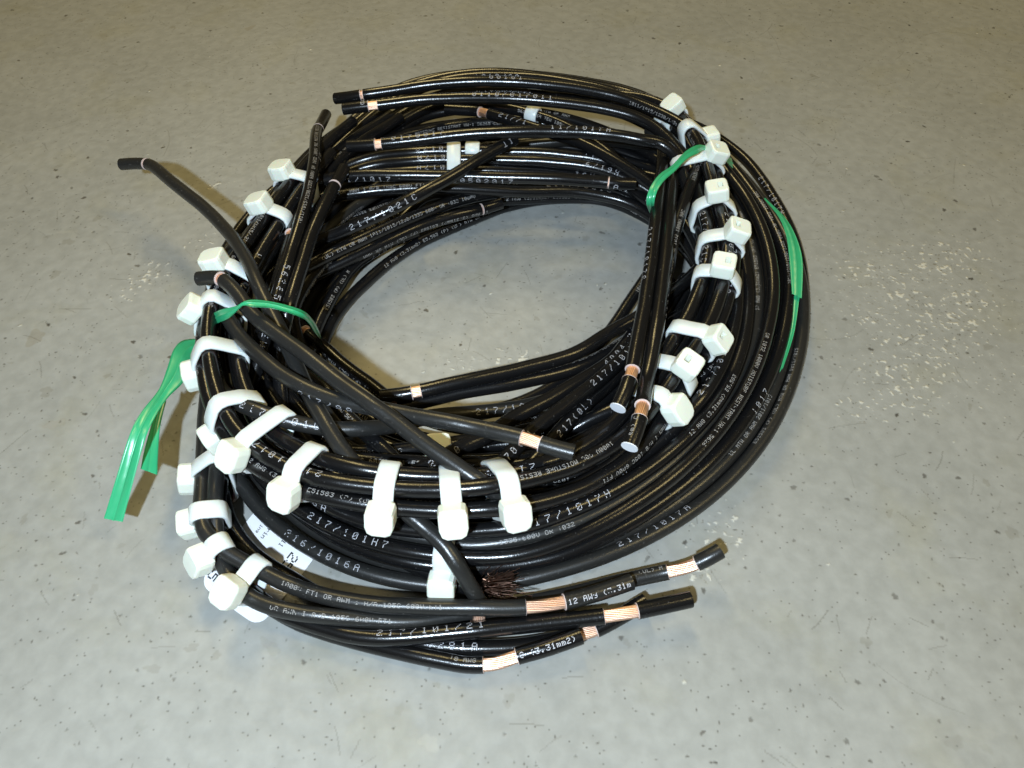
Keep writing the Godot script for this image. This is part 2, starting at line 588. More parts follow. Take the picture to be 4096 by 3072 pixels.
func make_wires() -> void:
	black_wire("topmost black wire along the back rim, slug of insulation slid toward its end", "black wires of the coil", [-62.8, 31, -80.8, -57.1, 32.3, -79.8, -51.2, 33.3, -79.7, -45.3, 33.7, -80.6, -39.4, 34.1, -81.6, -33.5, 34.6, -82.6, -27.6, 35.1, -83.2, -21.6, 35.6, -83.3, -15.7, 36, -83.3, -9.7, 36.1, -83.4, -3.7, 36, -83.4, 2.3, 36, -83, 8.2, 36, -82.1, 14.1, 36, -81, 19.9, 36.1, -79.6, 25.6, 36.1, -77.9, 31.3, 36, -76, 37, 35.6, -74.1, 42.4, 35.1, -71.5, 47.3, 34.8, -68.1, 52, 34.6, -64.3, 56.2, 34.4, -60, 59.4, 34.3, -54.9, 60.8, 34.4, -49, 61.2, 34.6, -42.9, 61.7, 34.6, -36.9, 62, 34.4, -31.1, 62.1, 34.3, -25.2, 62.2, 34.1, -19.3, 62.5, 34.1, -13.4, 62.7, 34, -7.5, 62.5, 33.8, -1.5, 61.6, 33.3, 4.4, 60.4, 32.7, 10.2, 58.8, 32.2, 15.9, 56.8, 31.7, 21.5, 54.5, 31.2, 27, 51.8, 30.8, 32.4, 48.8, 30.3, 37.5, 45.4, 29.9, 42.5, 42, 29.5, 47.4, 38.7, 29.1, 52.4, 35.1, 28.9, 57.2, 31.5, 29, 62, 27.4, 29.3, 66.5, 22.9, 29.8, 70.5, 18, 30.5, 74.1, 12.9, 31.3, 77.3, 7.5, 32.3, 79.9, 1.9, 33.5, 82.3, -3.9, 34.4, 84, -9.8, 34.2, 84.7, -15.8, 33.7, 84.7, -21.8, 33.1, 84.3, -27.8, 32.8, 83.7, -33.8, 33, 83.2, -39.7, 33.3, 82.4, -45.5, 33.1, 80.9, -51, 32.9, 78.4, -56.1, 32.8, 75.4, -61, 32.8, 71.9, -65.2, 32.9, 67.7, -68.7, 33, 63, -71.7, 33.2, 57.9, -74.2, 33.4, 52.5, -76.3, 33.5, 47, -78.2, 33.5, 41.4, -79.6, 33.5, 35.8, -80.6, 33.5, 30.2, -81.1, 33.5, 24.5, -81, 33.1, 18.5, -80.7, 32.1, 12, -80.2, 30.9, 5.4, -79.2, 30.2, -0.9, -78, 30, -6.8, -76.7, 29.8, -12.6, -75.3, 29.6, -18.4, -74, 29.3, -24.3, -72.6, 28.9, -30.1, -71.1, 28.5, -36, -69.5, 28.1, -41.8, -67.8, 27.7, -47.7, -66, 27.2, -53.5, -63.8, 26.9, -58.9, -61.5, 26.6, -64.2, -59, 26.2, -69.4, -56.5, 25.8, -74.7],
		{"slug": 9.9, "gap": 1.0}, {}, [[62, "00161", "d", -55, 1], [284, "1000V 90C MOISTURE RESISTANT", "t", 20, 1], [351.1, "217/1017A", "d", 30, 1]], 0, 0)
	black_wire("second black wire along the back rim, wide bare copper gap near its cut end", "black wires of the coil", [-58.4, 33, -70.7, -52.5, 33.7, -70.9, -46.5, 34.2, -71.3, -40.6, 34.5, -72.1, -34.7, 34.9, -72.8, -28.7, 35.3, -73.1, -22.7, 35.6, -73, -16.8, 36, -72.7, -10.8, 36.4, -72.1, -4.9, 36.8, -71.3, 1, 37, -70.6, 7, 37, -69.9, 12.9, 36.9, -69.1, 18.7, 36.9, -68, 24.6, 36.9, -66.6, 30.3, 36.8, -65.1, 36, 36.4, -63.4, 41.5, 35.8, -61.3, 46.4, 35.1, -57.9, 50.3, 34.2, -53.5, 53.5, 33.1, -48.7, 56.1, 31.8, -43.6, 57.8, 30.8, -38.4, 58.6, 30.5, -32.9, 58.5, 31.1, -26.7, 58.3, 31.6, -20.4, 58.3, 31.9, -14.3, 58.3, 32.2, -8.1, 57.7, 32.1, -2, 56.5, 31.8, 3.9, 54.9, 31.3, 9.7, 52.9, 30.8, 15.4, 50.5, 30.2, 20.9, 47.9, 29.5, 26.3, 44.9, 28.8, 31.4, 41.7, 28.1, 36.5, 38.3, 27.4, 41.4, 35.1, 26.8, 46.4, 31.9, 26.2, 51.5, 28.5, 26.1, 56.4, 24.8, 26.3, 61.1, 20.6, 26.6, 65.3, 15.9, 27.1, 69, 11, 27.8, 72.3, 5.8, 28.8, 74.9, 0.3, 29.9, 77.1, -5.4, 30.5, 78.5, -11.3, 30.7, 79.2, -17.3, 31.2, 79.5, -23.2, 31.6, 79.5, -29.1, 32.1, 79.1, -35, 32.7, 78.4, -40.9, 32.5, 76.7, -46.5, 31.6, 74, -51.8, 30.8, 70.6, -56.8, 30, 66.8, -61.1, 29.4, 62.3, -64.5, 29.3, 57.4, -67.3, 29.4, 52.3, -69.7, 29.4, 46.9, -71.8, 29.3, 41.3, -73.7, 29, 35.6, -75.2, 28.6, 29.8, -76.1, 28.4, 24.1, -76.5, 28.4, 18.3, -76.3, 28.2, 12.5, -75.7, 28.2, 6.6, -74.7, 28.2, 0.8, -73.6, 28.2, -5, -72.3, 28.2, -10.8, -71.1, 28.1, -16.6, -69.9, 28.1, -22.4, -68.5, 28.1, -28, -67, 28.1, -33.6, -65.4, 28, -39.4, -63.7, 27.5, -45.4, -62, 26.9, -51.4, -61.1, 26.6, -54.4],
		{"slug": 9.0, "gap": 3.2}, {}, [[9.2, "01", "d", -45, 1], [59.6, "0110/017011", "d", -45, 1], [275.1, "217/917B", "d", 0, 1]], 0, 1)
	black_wire("black wire crossing behind the coil's open centre, narrow copper gap near its cut end", "black wires of the coil", [-53.6, 34, -47.2, -47.7, 34.6, -46.8, -41.7, 35.2, -46.8, -35.7, 35.7, -47.1, -29.8, 36.1, -47.7, -23.8, 36.5, -48.4, -17.9, 36.9, -49, -11.9, 37.3, -49.3, -5.9, 37.7, -49.2, 0.1, 38, -49.2, 6.1, 38.1, -49.4, 12.1, 38, -49.5, 18.1, 38, -49.3, 24, 38, -48.9, 29.9, 38, -48, 35.7, 38.2, -46.4, 41.5, 37.9, -44.9, 47.4, 36.9, -44.5, 51.9, 35.1, -41.3, 54.1, 32.8, -36.4, 55.5, 30.2, -31.4, 56.6, 28.2, -25.9, 57.6, 26.9, -20, 58.1, 26.7, -13.9, 58, 27, -7.8, 57.5, 27, -1.7, 56.6, 26.6, 4.3, 55.1, 26.2, 10.2, 53.3, 25.8, 16, 51.2, 25.4, 21.6, 48.7, 24.8, 27, 45.9, 24.3, 32.2, 42.7, 23.7, 37.2, 39.3, 23.2, 42, 36, 22.7, 46.9, 32.6, 22.3, 51.8, 29.1, 22.2, 56.6, 25.3, 22.3, 61.1, 21, 22.6, 65.2, 16.3, 23.1, 68.8, 11.3, 23.5, 72, 5.9, 24, 74.5, 0.3, 24.4, 76.4, -5.5, 24.1, 77.4, -11.5, 24.1, 78, -17.4, 24.6, 78.5, -23.4, 24.5, 78.2, -29.4, 24.6, 77.7, -35.3, 25.2, 77.2, -41.2, 25.6, 76.2, -46.8, 25.6, 74.1, -52, 25.7, 71.3, -57, 25.8, 68, -61.4, 25.7, 63.8, -65, 25.6, 58.9, -68, 25.6, 53.6, -70.5, 25.6, 48.1, -72.6, 25.6, 42.4, -74.5, 25.3, 36.6, -76, 24.9, 30.7, -76.9, 24.7, 24.8, -77.3, 24.5, 18.9, -77, 24.4, 13, -76.4, 24.3, 7.1, -75.3, 24.2, 1.3, -74.1, 24.2, -4.5, -72.8, 24.1, -10.3, -71.4, 23.9, -16.2, -70.1, 23.6, -22, -68.8, 23.3, -27.9, -67.3, 22.8, -33.7, -65.7, 22.5, -39.4, -64, 22.5, -44.9, -62, 22.6, -50.2, -59.9, 22.4, -55.4, -57.6, 21.8, -60.8, -55.1, 21.1, -66, -52.5, 20.5, -71.1, -49.5, 20, -76, -46.3, 19.6, -80.7, -43.1, 19.4, -85.2, -41.5, 19.2, -87.4],
		{"slug": 9.3, "gap": 2.2}, {}, [[24, "0170017", "d", -50, 1], [76.7, "11/1017A", "d", -50, 1], [239.8, "1011/1015/1230/1335 600V OR 1032", "t", 10, 1]], 0, 2)
	black_wire("black wire lying in the tied bundle, inner side of the white cable ties", "black wires of the coil", [7.7, 24, -99.9, 13.3, 24.6, -97.7, 18.9, 25.1, -95.5, 24.6, 25.8, -93.5, 30.4, 26.4, -91.8, 36.2, 27.1, -90.1, 41.9, 27.7, -88.2, 47.3, 28.2, -85.8, 52, 28.6, -82.2, 55.8, 29, -77.7, 58.8, 29.4, -72.7, 60.8, 29.9, -67.1, 62, 30.4, -61.3, 63.2, 30.6, -55.4, 64.3, 30.8, -49.5, 65, 30.8, -43.6, 65.5, 30.8, -37.6, 65.7, 30.9, -31.6, 65.6, 30.9, -25.6, 65.6, 30.9, -19.6, 65.7, 30.9, -13.6, 65.7, 30.9, -7.6, 65.3, 30.7, -1.6, 64.3, 30.2, 4.3, 63, 29.6, 10.1, 61.2, 28.9, 15.9, 59.2, 28.3, 21.5, 56.8, 27.7, 27, 54.1, 26.9, 32.3, 51.2, 26.2, 37.5, 47.9, 25.6, 42.5, 44.6, 25, 47.5, 41.4, 24.4, 52.6, 38.1, 24, 57.7, 34.7, 24, 62.6, 30.9, 24.3, 67.4, 26.7, 24.7, 71.7, 22, 25.3, 75.5, 17.1, 26.1, 79.1, 11.9, 27.1, 82, 6.4, 28.2, 84.5, 0.8, 29.4, 86.4, -5.1, 29.8, 87.3, -11.1, 29.6, 87.6, -17.2, 29.5, 87.5, -23.2, 29.3, 87, -29.2, 29.2, 86.3, -35.1, 29.6, 85.6, -41, 29.9, 84.5, -46.8, 29.6, 82.8, -52.2, 29.4, 80.2, -57.3, 29.2, 77.2, -62.1, 29.2, 73.8, -66.4, 29.2, 69.7, -70, 29.2, 65.1, -73.1, 29.5, 60.2, -75.7, 29.9, 55.2, -77.9, 30.1, 49.9, -79.9, 30, 44.2, -81.6, 29.5, 38.3, -83, 28.9, 32.3, -84, 28, 26, -84.6, 27, 19.5, -84.6, 26, 13.1, -83.9, 25.8, 7.2, -82.7, 26.1, 1.6, -81.6, 26.2, -4.2, -80.5, 26.2, -10.1, -79.4, 26.2, -16, -78.2, 26.2, -21.9, -76.9, 26.2, -27.6, -75.5, 26.2, -33.4, -73.9, 26, -39.3, -72.2, 25.7, -45.2, -70.4, 25.4, -51, -68.3, 25, -56.8, -66, 24.4, -62.4, -63.5, 23.8, -67.9, -60.8, 23.1, -73.3, -59.6, 22.8, -76],
		{}, {}, [[141.9, "217/1017A", "d", 10, 1], [293.2, "12 AWG (3.31mm2) E51583 (P) (UL) MTW", "t", 20, -1]], 0, 3)
	black_wire("black wire lying in the tied bundle, underneath the other bundled wires", "black wires of the coil", [32.4, 22.8, -92.4, 37.8, 23.5, -89.7, 43.1, 24.3, -86.6, 48, 25.2, -82.7, 52.1, 25.9, -78.2, 55.7, 26.4, -73.4, 58.1, 26.7, -68, 59.5, 26.9, -62.3, 60.6, 27, -56.5, 61.6, 26.9, -50.7, 62.4, 26.7, -44.9, 62.8, 26.6, -38.9, 62.9, 26.4, -33, 62.7, 26.3, -27, 62.5, 26.2, -21.1, 62.5, 26.2, -15.1, 62.3, 26.1, -9.2, 61.9, 25.9, -3.2, 60.9, 25.5, 2.6, 59.4, 24.9, 8.3, 57.7, 24.3, 14, 55.7, 23.8, 19.6, 53.4, 23.3, 25.1, 50.8, 22.9, 30.5, 47.9, 22.5, 35.8, 44.7, 22.1, 41, 41.6, 21.7, 46.2, 38.7, 21.2, 51.4, 35.6, 20.9, 56.5, 32.2, 20.9, 61.4, 28.5, 21, 66, 24.1, 21.1, 70.1, 19.4, 21.4, 73.6, 14.4, 21.6, 76.7, 9, 21.7, 78.9, 3.3, 21.9, 80.6, -2.5, 22.5, 82, -8.5, 22.6, 82.7, -14.6, 22.5, 82.8, -20.6, 22.3, 82.4, -26.6, 22.2, 81.8, -32.5, 22.8, 81.2, -38.4, 23.6, 80.3, -44.2, 23.9, 78.8, -49.7, 23.9, 76.4, -54.9, 23.9, 73.5, -59.9, 23.9, 70, -64.2, 23.9, 65.8, -68, 23.8, 61, -71.3, 23.7, 55.8, -74.1, 23.5, 50.2, -76.6, 23.1, 44.4, -78.7, 22.7, 38.5, -80.5, 22.5, 32.8, -81.8, 22.5, 27.2, -82.7, 22.5, 21.5, -83, 22.5, 15.7, -82.8, 22.3, 9.8, -82.1, 22.2, 3.9, -81.1, 22.2, -1.8, -79.8, 22.2, -7.6, -78.5, 22.1, -13.3, -77.1, 21.9, -19.1, -75.7, 21.6, -24.9, -74.2, 21.1, -30.8, -72.7, 20.8, -36.5, -70.9, 21, -41.9, -69, 21.1, -47.3, -66.9, 21.2, -52.6, -64.5, 21, -57.8, -62, 20.6, -63.1, -59.3, 20.1, -68.2, -56.4, 19.7, -73.3, -53.3, 19.4, -78.1, -49.9, 19.2, -82.6, -46.5, 19.3, -87, -44.9, 19.4, -89.1],
		{}, {}, [[224.7, "OR AWM 1011/1015/1230/1335 600V", "t", 40, 1]], 0, 4)
	black_wire("black wire with its blunt dark end and orange copper gap under the top wires", "black wires of the coil", [-24.6, 22, -88.6, -18.8, 22.4, -87.3, -13, 22.9, -85.8, -8.3, 23.9, -82.4, -3.5, 24.6, -78.7, 1.4, 25.1, -75.2, 6.2, 25.7, -71.7, 11.1, 26.2, -68.1, 16.1, 26.6, -64.7, 21.3, 26.8, -61.5, 26.1, 26.8, -57.8, 30.7, 26.5, -53.9, 35.2, 26, -50, 39.7, 25.2, -46.1, 44.1, 24.3, -42.2, 47.9, 23.7, -37.5, 50.9, 23.4, -32.2, 53.4, 23.1, -26.7, 55.2, 22.8, -21.1, 56.6, 22.5, -15.3, 57.8, 22, -9.5, 59, 21.2, -3.6, 59.9, 20, 2.1, 60.7, 18.6, 7.8, 61.1, 17.1, 13.5, 61.3, 15.6, 19.2],
		{"slug": 13.6, "gap": 4.4}, {}, [[30, "21//1", "d", -30, 1]], 0, 5)
	black_wire("black wire slanting down to the right beneath the back rim wires", "black wires of the coil", [-18.6, 20, -97.6, -13, 20.5, -95.3, -7.5, 21, -92.8, -2, 21.5, -90.2, 3.3, 21.9, -87.5, 8.7, 22, -84.7, 14, 21.9, -81.8, 19, 21.6, -78.5, 23.8, 21.1, -74.8, 28.1, 20.6, -70.7, 32.1, 20.2, -66.2, 35.8, 19.6, -61.4, 39.2, 18.8, -56.6, 42.3, 17.9, -51.6, 45.3, 16.9, -46.5, 48.2, 16, -41.3, 50.9, 15.8, -35.4, 53.1, 15.9, -29.1, 55, 16.2, -22.9, 56.9, 15.9, -17.2, 58.7, 14.9, -11.9, 60, 14.2, -6.1, 61.2, 14, 0.1],
		{}, {}, [[33.5, "56265 CSA TEW 105C", "t", 0, 1]], 0, 6)
	black_wire("black wire slanting across the back, blunt end pointing up right at the centre", "black wires of the coil", [0.9, 33, -52.9, -3.4, 33.1, -48.6, -7.8, 33, -44.4, -12.1, 32.9, -40.1, -16.4, 32.5, -35.9, -20.8, 32.1, -31.9, -25.4, 31.8, -28, -30.3, 31, -24.6, -35.5, 29.7, -21.8, -40.9, 28.1, -19.6, -46.4, 26.3, -18, -51.9, 24.2, -16.9, -57.4, 21.9, -16.3, -62.8, 19.8, -15.2, -68.1, 18, -13.3, -73, 16, -10.4, -76.7, 14.8, -5.8, -79.1, 14.5, 0.1, -80.6, 13.8, 6.1, -81.7, 12.6, 11.8, -82.2, 11.1, 17.1, -81.7, 9.8, 22.6, -80.9, 8.7, 28],
		{}, {}, [[3.9, "LIT", "d", 0, 1], [52.7, "217/1021C", "d", 0, -1]], 0, 7)
	black_wire("upright black wire at the left, tip poking past the rim toward the top", "black wires of the coil", [-67.9, 23, -83.6, -67.8, 24.4, -77.7, -67.7, 25.9, -71.7, -67.6, 27.6, -65.8, -66.8, 29.2, -59.9, -65.8, 30.7, -54, -64.8, 31.8, -48.4, -63.9, 32.7, -42.8, -63.2, 33.5, -37.1, -62.7, 34.1, -31.3, -62.4, 34.5, -25.4, -62.1, 34.9, -19.6, -62.1, 35.1, -13.7, -62.3, 34.9, -7.8, -62.7, 34.3, -1.9, -63.1, 33.9, 4, -63.2, 34, 9.9, -63.5, 33.8, 15.8, -64.1, 33, 21.6, -64.9, 31.3, 27.2, -66.6, 28.3, 32.1, -67.8, 25.4, 37.1, -69.5, 21.4, 41.1, -71.3, 17.6, 45.3, -71.7, 14.8, 50.5, -71.1, 12.7, 56.1, -69.3, 11.4, 61.7, -68.4, 10.8, 64.6],
		{"slug": 16.1, "gap": 0.5}, {}, [[47.3, "1011/1015/1230/1335 600V OR 1032 1000V 90C MOISTURE RESISTANT", "t", 0, -1], [44.2, "A9", "d", -60, 1], [104.1, "56265", "d", 0, 1], [119.9, "YEW", "d", 0, 1]], 0, 8)
	black_wire("short topped black wire beside the taller upright one, pale cut ring below its tip", "black wires of the coil", [-53.9, 32.1, -37.8, -54.6, 32.5, -32.4, -55.4, 33.2, -26.9, -56.1, 33.6, -21.2, -56.9, 33.9, -15.5, -57.8, 33.8, -9.7, -58.6, 33.6, -3.8, -59, 33.6, 2.1, -59.2, 33.6, 8.1, -59.5, 33.7, 14.2, -59.9, 33.5, 20.2, -60.7, 32.2, 26, -62.1, 28.2, 30.2, -63.2, 23.7, 33.8, -63.5, 19.6, 38, -62.8, 16.6, 43.2, -61.4, 14.6, 48.6, -58.8, 13.5, 54.2, -55.3, 12.9, 59.8, -53.5, 12.8, 62.7],
		{"slug": 10.4, "gap": 0.8}, {}, [], 0, 9)
	black_wire("black wire with a bright copper gap beside the upright left wires", "black wires of the coil", [-66.7, 26.3, -21.8, -67.1, 26.7, -16.1, -67.2, 27.3, -10.3, -66.6, 28.4, -4.7, -66.4, 29.1, 1.2, -66.4, 29.4, 7.1, -66.6, 29.2, 13.1, -67, 28.8, 19, -67.8, 27.4, 24.8, -69, 25, 30.2, -70.8, 21.8, 35, -72.7, 18.2, 39.5, -74.2, 14.9, 44.4, -74.5, 12.4, 49.8, -74, 10.9, 55.6],
		{"slug": 10.5, "gap": 3.4}, {}, [[1.7, "BA", "d", 0, 1]], 0, 10)
	black_wire("black wire across the back whose clean end stops short of the right ties", "black wires of the coil", [39.7, 27, -36.6, 33.7, 27.7, -35.9, 27.8, 28, -36.5, 21.8, 28.4, -36.6, 15.8, 28.9, -36.6, 9.7, 29, -36.8, 3.7, 29, -37.1, -2.3, 28.9, -37.4, -8.4, 28.9, -37.7, -14.4, 28.9, -38, -20.4, 29, -38.1, -26.4, 29.1, -38.1, -32.5, 29.2, -38.1, -38.5, 29.2, -38.1, -44.5, 29.1, -38.4, -50.5, 28.7, -38.6, -56.4, 28, -38.7, -62.1, 26.8, -38.5, -67.8, 25.1, -38, -73, 23.4, -35.5, -77.5, 21.5, -31.9, -80.9, 19.4, -27.4, -83.3, 17.6, -22.3, -85.3, 15.9, -17.1, -86.9, 14.6, -11.6, -88, 13.7, -5.8, -88.6, 12.8, -0.1, -89, 11.9, 5.7, -88.8, 11.1, 11.7, -88.5, 10.6, 17.9],
		{"slug": 8.5, "gap": 0.4}, {}, [[7, "8A", "d", -40, -1], [48.7, "00502017", "d", -45, -1], [86.9, "01/1017", "d", -40, -1]], 0, 11)
	black_wire("black wire at the back of the coil running through the hidden cable ties", "black wires of the coil", [-85.2, 10.7, -27.9, -82.4, 11.9, -33.1, -79.6, 13.3, -38.2, -76.3, 14.8, -42.9, -72.2, 16.1, -47.2, -67.5, 17.3, -51, -62.5, 18.4, -54.3, -57.3, 19.4, -57.1, -51.7, 20.4, -59.2, -45.8, 21.4, -60.1, -39.9, 22.3, -60, -33.9, 23, -59.7, -27.9, 23.3, -60, -21.9, 23.2, -60.3, -15.8, 23.2, -60.4, -9.8, 23.3, -60.3, -3.8, 23.3, -59.9, 2.2, 23.4, -59.5, 8.2, 23.6, -59, 14.2, 23.6, -58.3, 20.1, 23.4, -57.4, 26.1, 23.2, -56.5, 31.9, 22.8, -54.8, 37.4, 22.2, -52.3, 42.7, 21.5, -49.4, 47.3, 20.9, -45.2, 50.9, 20.4, -40, 53.9, 19, -35.1, 56.4, 17.2, -30, 58.1, 15.6, -24.3, 59.6, 13.9, -18.6, 60.4, 13, -15.8],
		{}, {}, [[73.9, "01017A", "d", -35, -1], [133, "H1/1017", "d", -20, -1]], 0, 12)
	black_wire("glossy black wire at the back just above the clean ended one", "black wires of the coil", [-82.8, 12.4, -26.5, -80.2, 13.8, -31, -77.5, 15.2, -35.6, -74.2, 16.4, -40, -70.1, 17.2, -44.1, -65.6, 17.7, -47.7, -60.8, 18.4, -51, -55.6, 19.3, -53.7, -50.1, 20.1, -55.6, -44.2, 20.9, -56.3, -38.4, 21.7, -56, -32.4, 22.3, -55.9, -26.5, 22.4, -56.2, -20.5, 22.3, -56.5, -14.6, 22.4, -56.6, -8.6, 22.4, -56.4, -2.7, 22.5, -56, 3.3, 22.6, -55.6, 9.2, 22.8, -55, 15.1, 22.8, -54.2, 21, 22.8, -53.3, 26.9, 22.6, -52, 32.5, 22.2, -50.1, 38, 21.4, -47.5, 43.1, 20.3, -44.7, 48, 18.6, -41.7, 52.2, 16.4, -38.5, 55.5, 14.6, -34.1, 57.7, 13.2, -28.9, 59.4, 11.8, -23.5, 61.1, 10.2, -18.3],
		{}, {}, [[70.5, "01017A", "d", -35, -1], [126.9, "H61/9", "d", -20, -1]], 0, 13)
	black_wire("black wire at the back between two glossy ones, dotted code below", "black wires of the coil", [-82.6, 13.4, -23.2, -79.3, 15.2, -27.1, -76.1, 16.5, -31.7, -72.5, 17.2, -36.1, -68.5, 17.2, -40.2, -64.2, 17, -44.1, -59.4, 17.2, -47.5, -54.3, 18, -50.3, -48.7, 18.8, -52.1, -42.9, 19.5, -52.7, -37, 20.2, -52.4, -31.1, 20.6, -52.5, -25.2, 20.6, -52.9, -19.3, 20.3, -53.3, -13.3, 20.1, -53.4, -7.4, 20, -53.4, -1.4, 19.7, -53.4, 4.5, 19.5, -53.3, 10.5, 19.3, -53.2, 16.4, 19, -52.9, 22.4, 18.5, -52.5, 28.3, 17.8, -51.8, 34, 16.5, -50.5, 39.5, 15, -48.7, 44.7, 13.6, -46.1, 49.6, 12.6, -42.8, 54, 11.6, -38.8, 57.5, 10.7, -34.2, 59.7, 9.9, -29.4, 61.5, 9.3, -24.3, 62.5, 9.1, -21.8],
		{}, {}, [[69.2, "01017A", "d", -35, -1], [124.5, "217/A01", "d", -20, -1]], 0, 14)
	black_wire("thin lettered black wire low across the back left of the opening", "black wires of the coil", [-79.5, 12, -16.7, -77.3, 13.8, -21.9, -75, 15.6, -27, -71.5, 17.2, -31.5, -67, 18.8, -35.2, -61.9, 20, -37.8, -56.1, 20.7, -39, -50.3, 21.2, -39.6, -44.5, 21.5, -40.4, -38.6, 21.4, -41.2, -32.7, 21.3, -41.9, -26.8, 21, -42.5, -20.8, 20.6, -42.8, -14.9, 20.1, -43.2, -9, 19.4, -43.6, -3.1, 18.7, -44, 2.8, 18, -44.5, 8.7, 17.4, -45.3, 14.6, 16.8, -46.3, 20.5, 16.2, -46.9, 26.4, 15.6, -46.6, 32.3, 14.9, -45.8, 38, 14.2, -44.2, 43.2, 13.4, -41.4, 47.6, 12.6, -37.5, 52, 11.8, -33.4],
		{}, {}, [[49.1, "OR AWM I A/B 105C 600V FT1", "t", -30, 1]], 0, 15)
	black_wire("black wire at the open centre's back edge lettered with its gauge", "black wires of the coil", [-39.7, 7.4, -44, -34.2, 7.5, -46.5, -28.7, 7.5, -48.8, -23.1, 7.2, -50.7, -17.4, 6.8, -52.4, -11.5, 6.5, -53.7, -5.6, 6.2, -54.8, 0.3, 5.9, -55.8, 6.2, 5.4, -57, 12.2, 5, -58, 18.2, 4.7, -58.5, 24.2, 4.5, -58.7, 30.2, 4.4, -58.3, 35.9, 4.3, -56.5, 41, 4.3, -53.4, 45.5, 4.3, -49.7, 49.6, 4.4, -45.6, 52.9, 4.7, -41.1, 55.6, 4.8, -36.3, 58, 5.3, -30.8, 60, 5.8, -25.1, 61.5, 6.3, -19.1, 62.7, 6.9, -12.8, 63.4, 7.3, -6.6, 63.6, 7.7, -0.2, 62.9, 7.9, 6, 61.8, 7.9, 12.2, 61.3, 8, 15.3],
		{}, {}, [[52.7, "12 AWG (3.31mm2) E51583 (P)", "t", -10, 1], [71.9, "217/", "d", -45, 1]], 0, 16)
	black_wire("black wire with cream lettering sweeping from the left to the back", "black wires of the coil", [-82.6, 7.7, 11.8, -81.2, 9.7, 6.6, -78.4, 11.9, 2, -74, 14.3, -1.1, -69.2, 16, -4.2, -64.2, 17.3, -7.2, -59.3, 18, -10.5, -54.5, 18.3, -14.1, -49.8, 18.3, -17.7, -45.1, 18.2, -21.5, -40.5, 18, -25.3, -36, 17.6, -29.2, -31.3, 17.2, -32.9, -26.5, 16.9, -36.4, -21.5, 16.5, -39.7, -16.4, 16.1, -42.7, -11, 15.7, -45.3, -5.4, 15.3, -47.4, 0.3, 14.9, -49.1, 6.1, 14.6, -50.6, 12, 14.3, -51.8, 17.9, 14, -52.7, 23.9, 13.6, -53, 29.8, 12.9, -52.4, 35.6, 12.2, -51.3, 41.4, 11.4, -50, 44.3, 11.1, -49.4],
		{}, {}, [[63.9, "(UL) MTW OR AWM 1011/1015/1230/1335 600V OR 1032 1000V", "t", 0, 1]], 0, 17)
	black_wire("black wire whose pale ringed tip rests at the open centre's back", "black wires of the coil", [-3.6, 13.3, -44.4, -8.9, 13.1, -41.9, -14.1, 13.7, -39, -19.5, 14, -36.4, -25.1, 13.8, -34.2, -30.5, 13.6, -31.6, -35.5, 13.6, -28.2, -40.2, 13.5, -24.6, -45.2, 13.1, -21.2, -50.4, 12.4, -18.2, -55.6, 11.6, -15.3, -60.8, 10.8, -12.3, -65.5, 10.1, -8.6, -69.2, 9.7, -3.8, -71.6, 9.2, 2, -72.7, 8.9, 8.4, -72.4, 9.3, 15.3, -71.3, 10, 22.1, -70.8, 10.3, 25.6],
		{"slug": 7.5, "gap": 0.6}, {}, [], 0, 18)
	black_wire("black wire on the floor round the open centre's left back edge", "black wires of the coil", [24.5, 2.1, -61.8, 18.5, 2.1, -61.6, 12.5, 2.2, -61, 6.6, 2.2, -59.7, 0.9, 2.2, -57.8, -4.6, 2.3, -55.4, -9.7, 2.3, -52.2, -14.7, 2.4, -48.8, -19.7, 2.4, -45.5, -24.7, 2.4, -42.1, -29.6, 2.4, -38.6, -34.1, 2.4, -34.7, -38.2, 2.5, -30.3, -42.1, 2.5, -25.7, -45.6, 2.5, -20.8, -48.8, 2.5, -15.8, -51.9, 2.5, -10.7, -54.6, 2.4, -5.3, -56.7, 2.4, 0.3, -57.9, 2.4, 6.2, -58.4, 2.4, 12.1, -58, 2.4, 18.1, -56.3, 2.5, 23.9, -54.2, 2.5, 29.6],
		{}, {}, [[58, "12 AWG (3.31mm2) E51583 (P) (UL) MTW OR AWM", "t", 0, -1]], 0, 19)
	black_wire("black wire on the open centre's left side lettered toward the viewer", "black wires of the coil", [-32.8, 6.9, -37.1, -37.7, 6.9, -33.8, -42.5, 6.9, -30.3, -46.8, 6.9, -26.2, -50.7, 6.9, -21.8, -53.6, 6.8, -16.8, -55.5, 6.7, -11.2, -57.2, 6.6, -5.7, -58.6, 6.5, 0, -59.9, 6.2, 5.6, -61, 5.4, 11.2, -61.5, 4.5, 16.9, -61.4, 3.6, 22.5, -60.6, 2.7, 28.1, -58.8, 2.1, 33.8, -56.8, 2.1, 39.8],
		{}, {}, [[39.6, "E51583 (P) (UL) M", "t", 0, -1], [13.2, "1/1017", "d", -55, 1]], 0, 20)
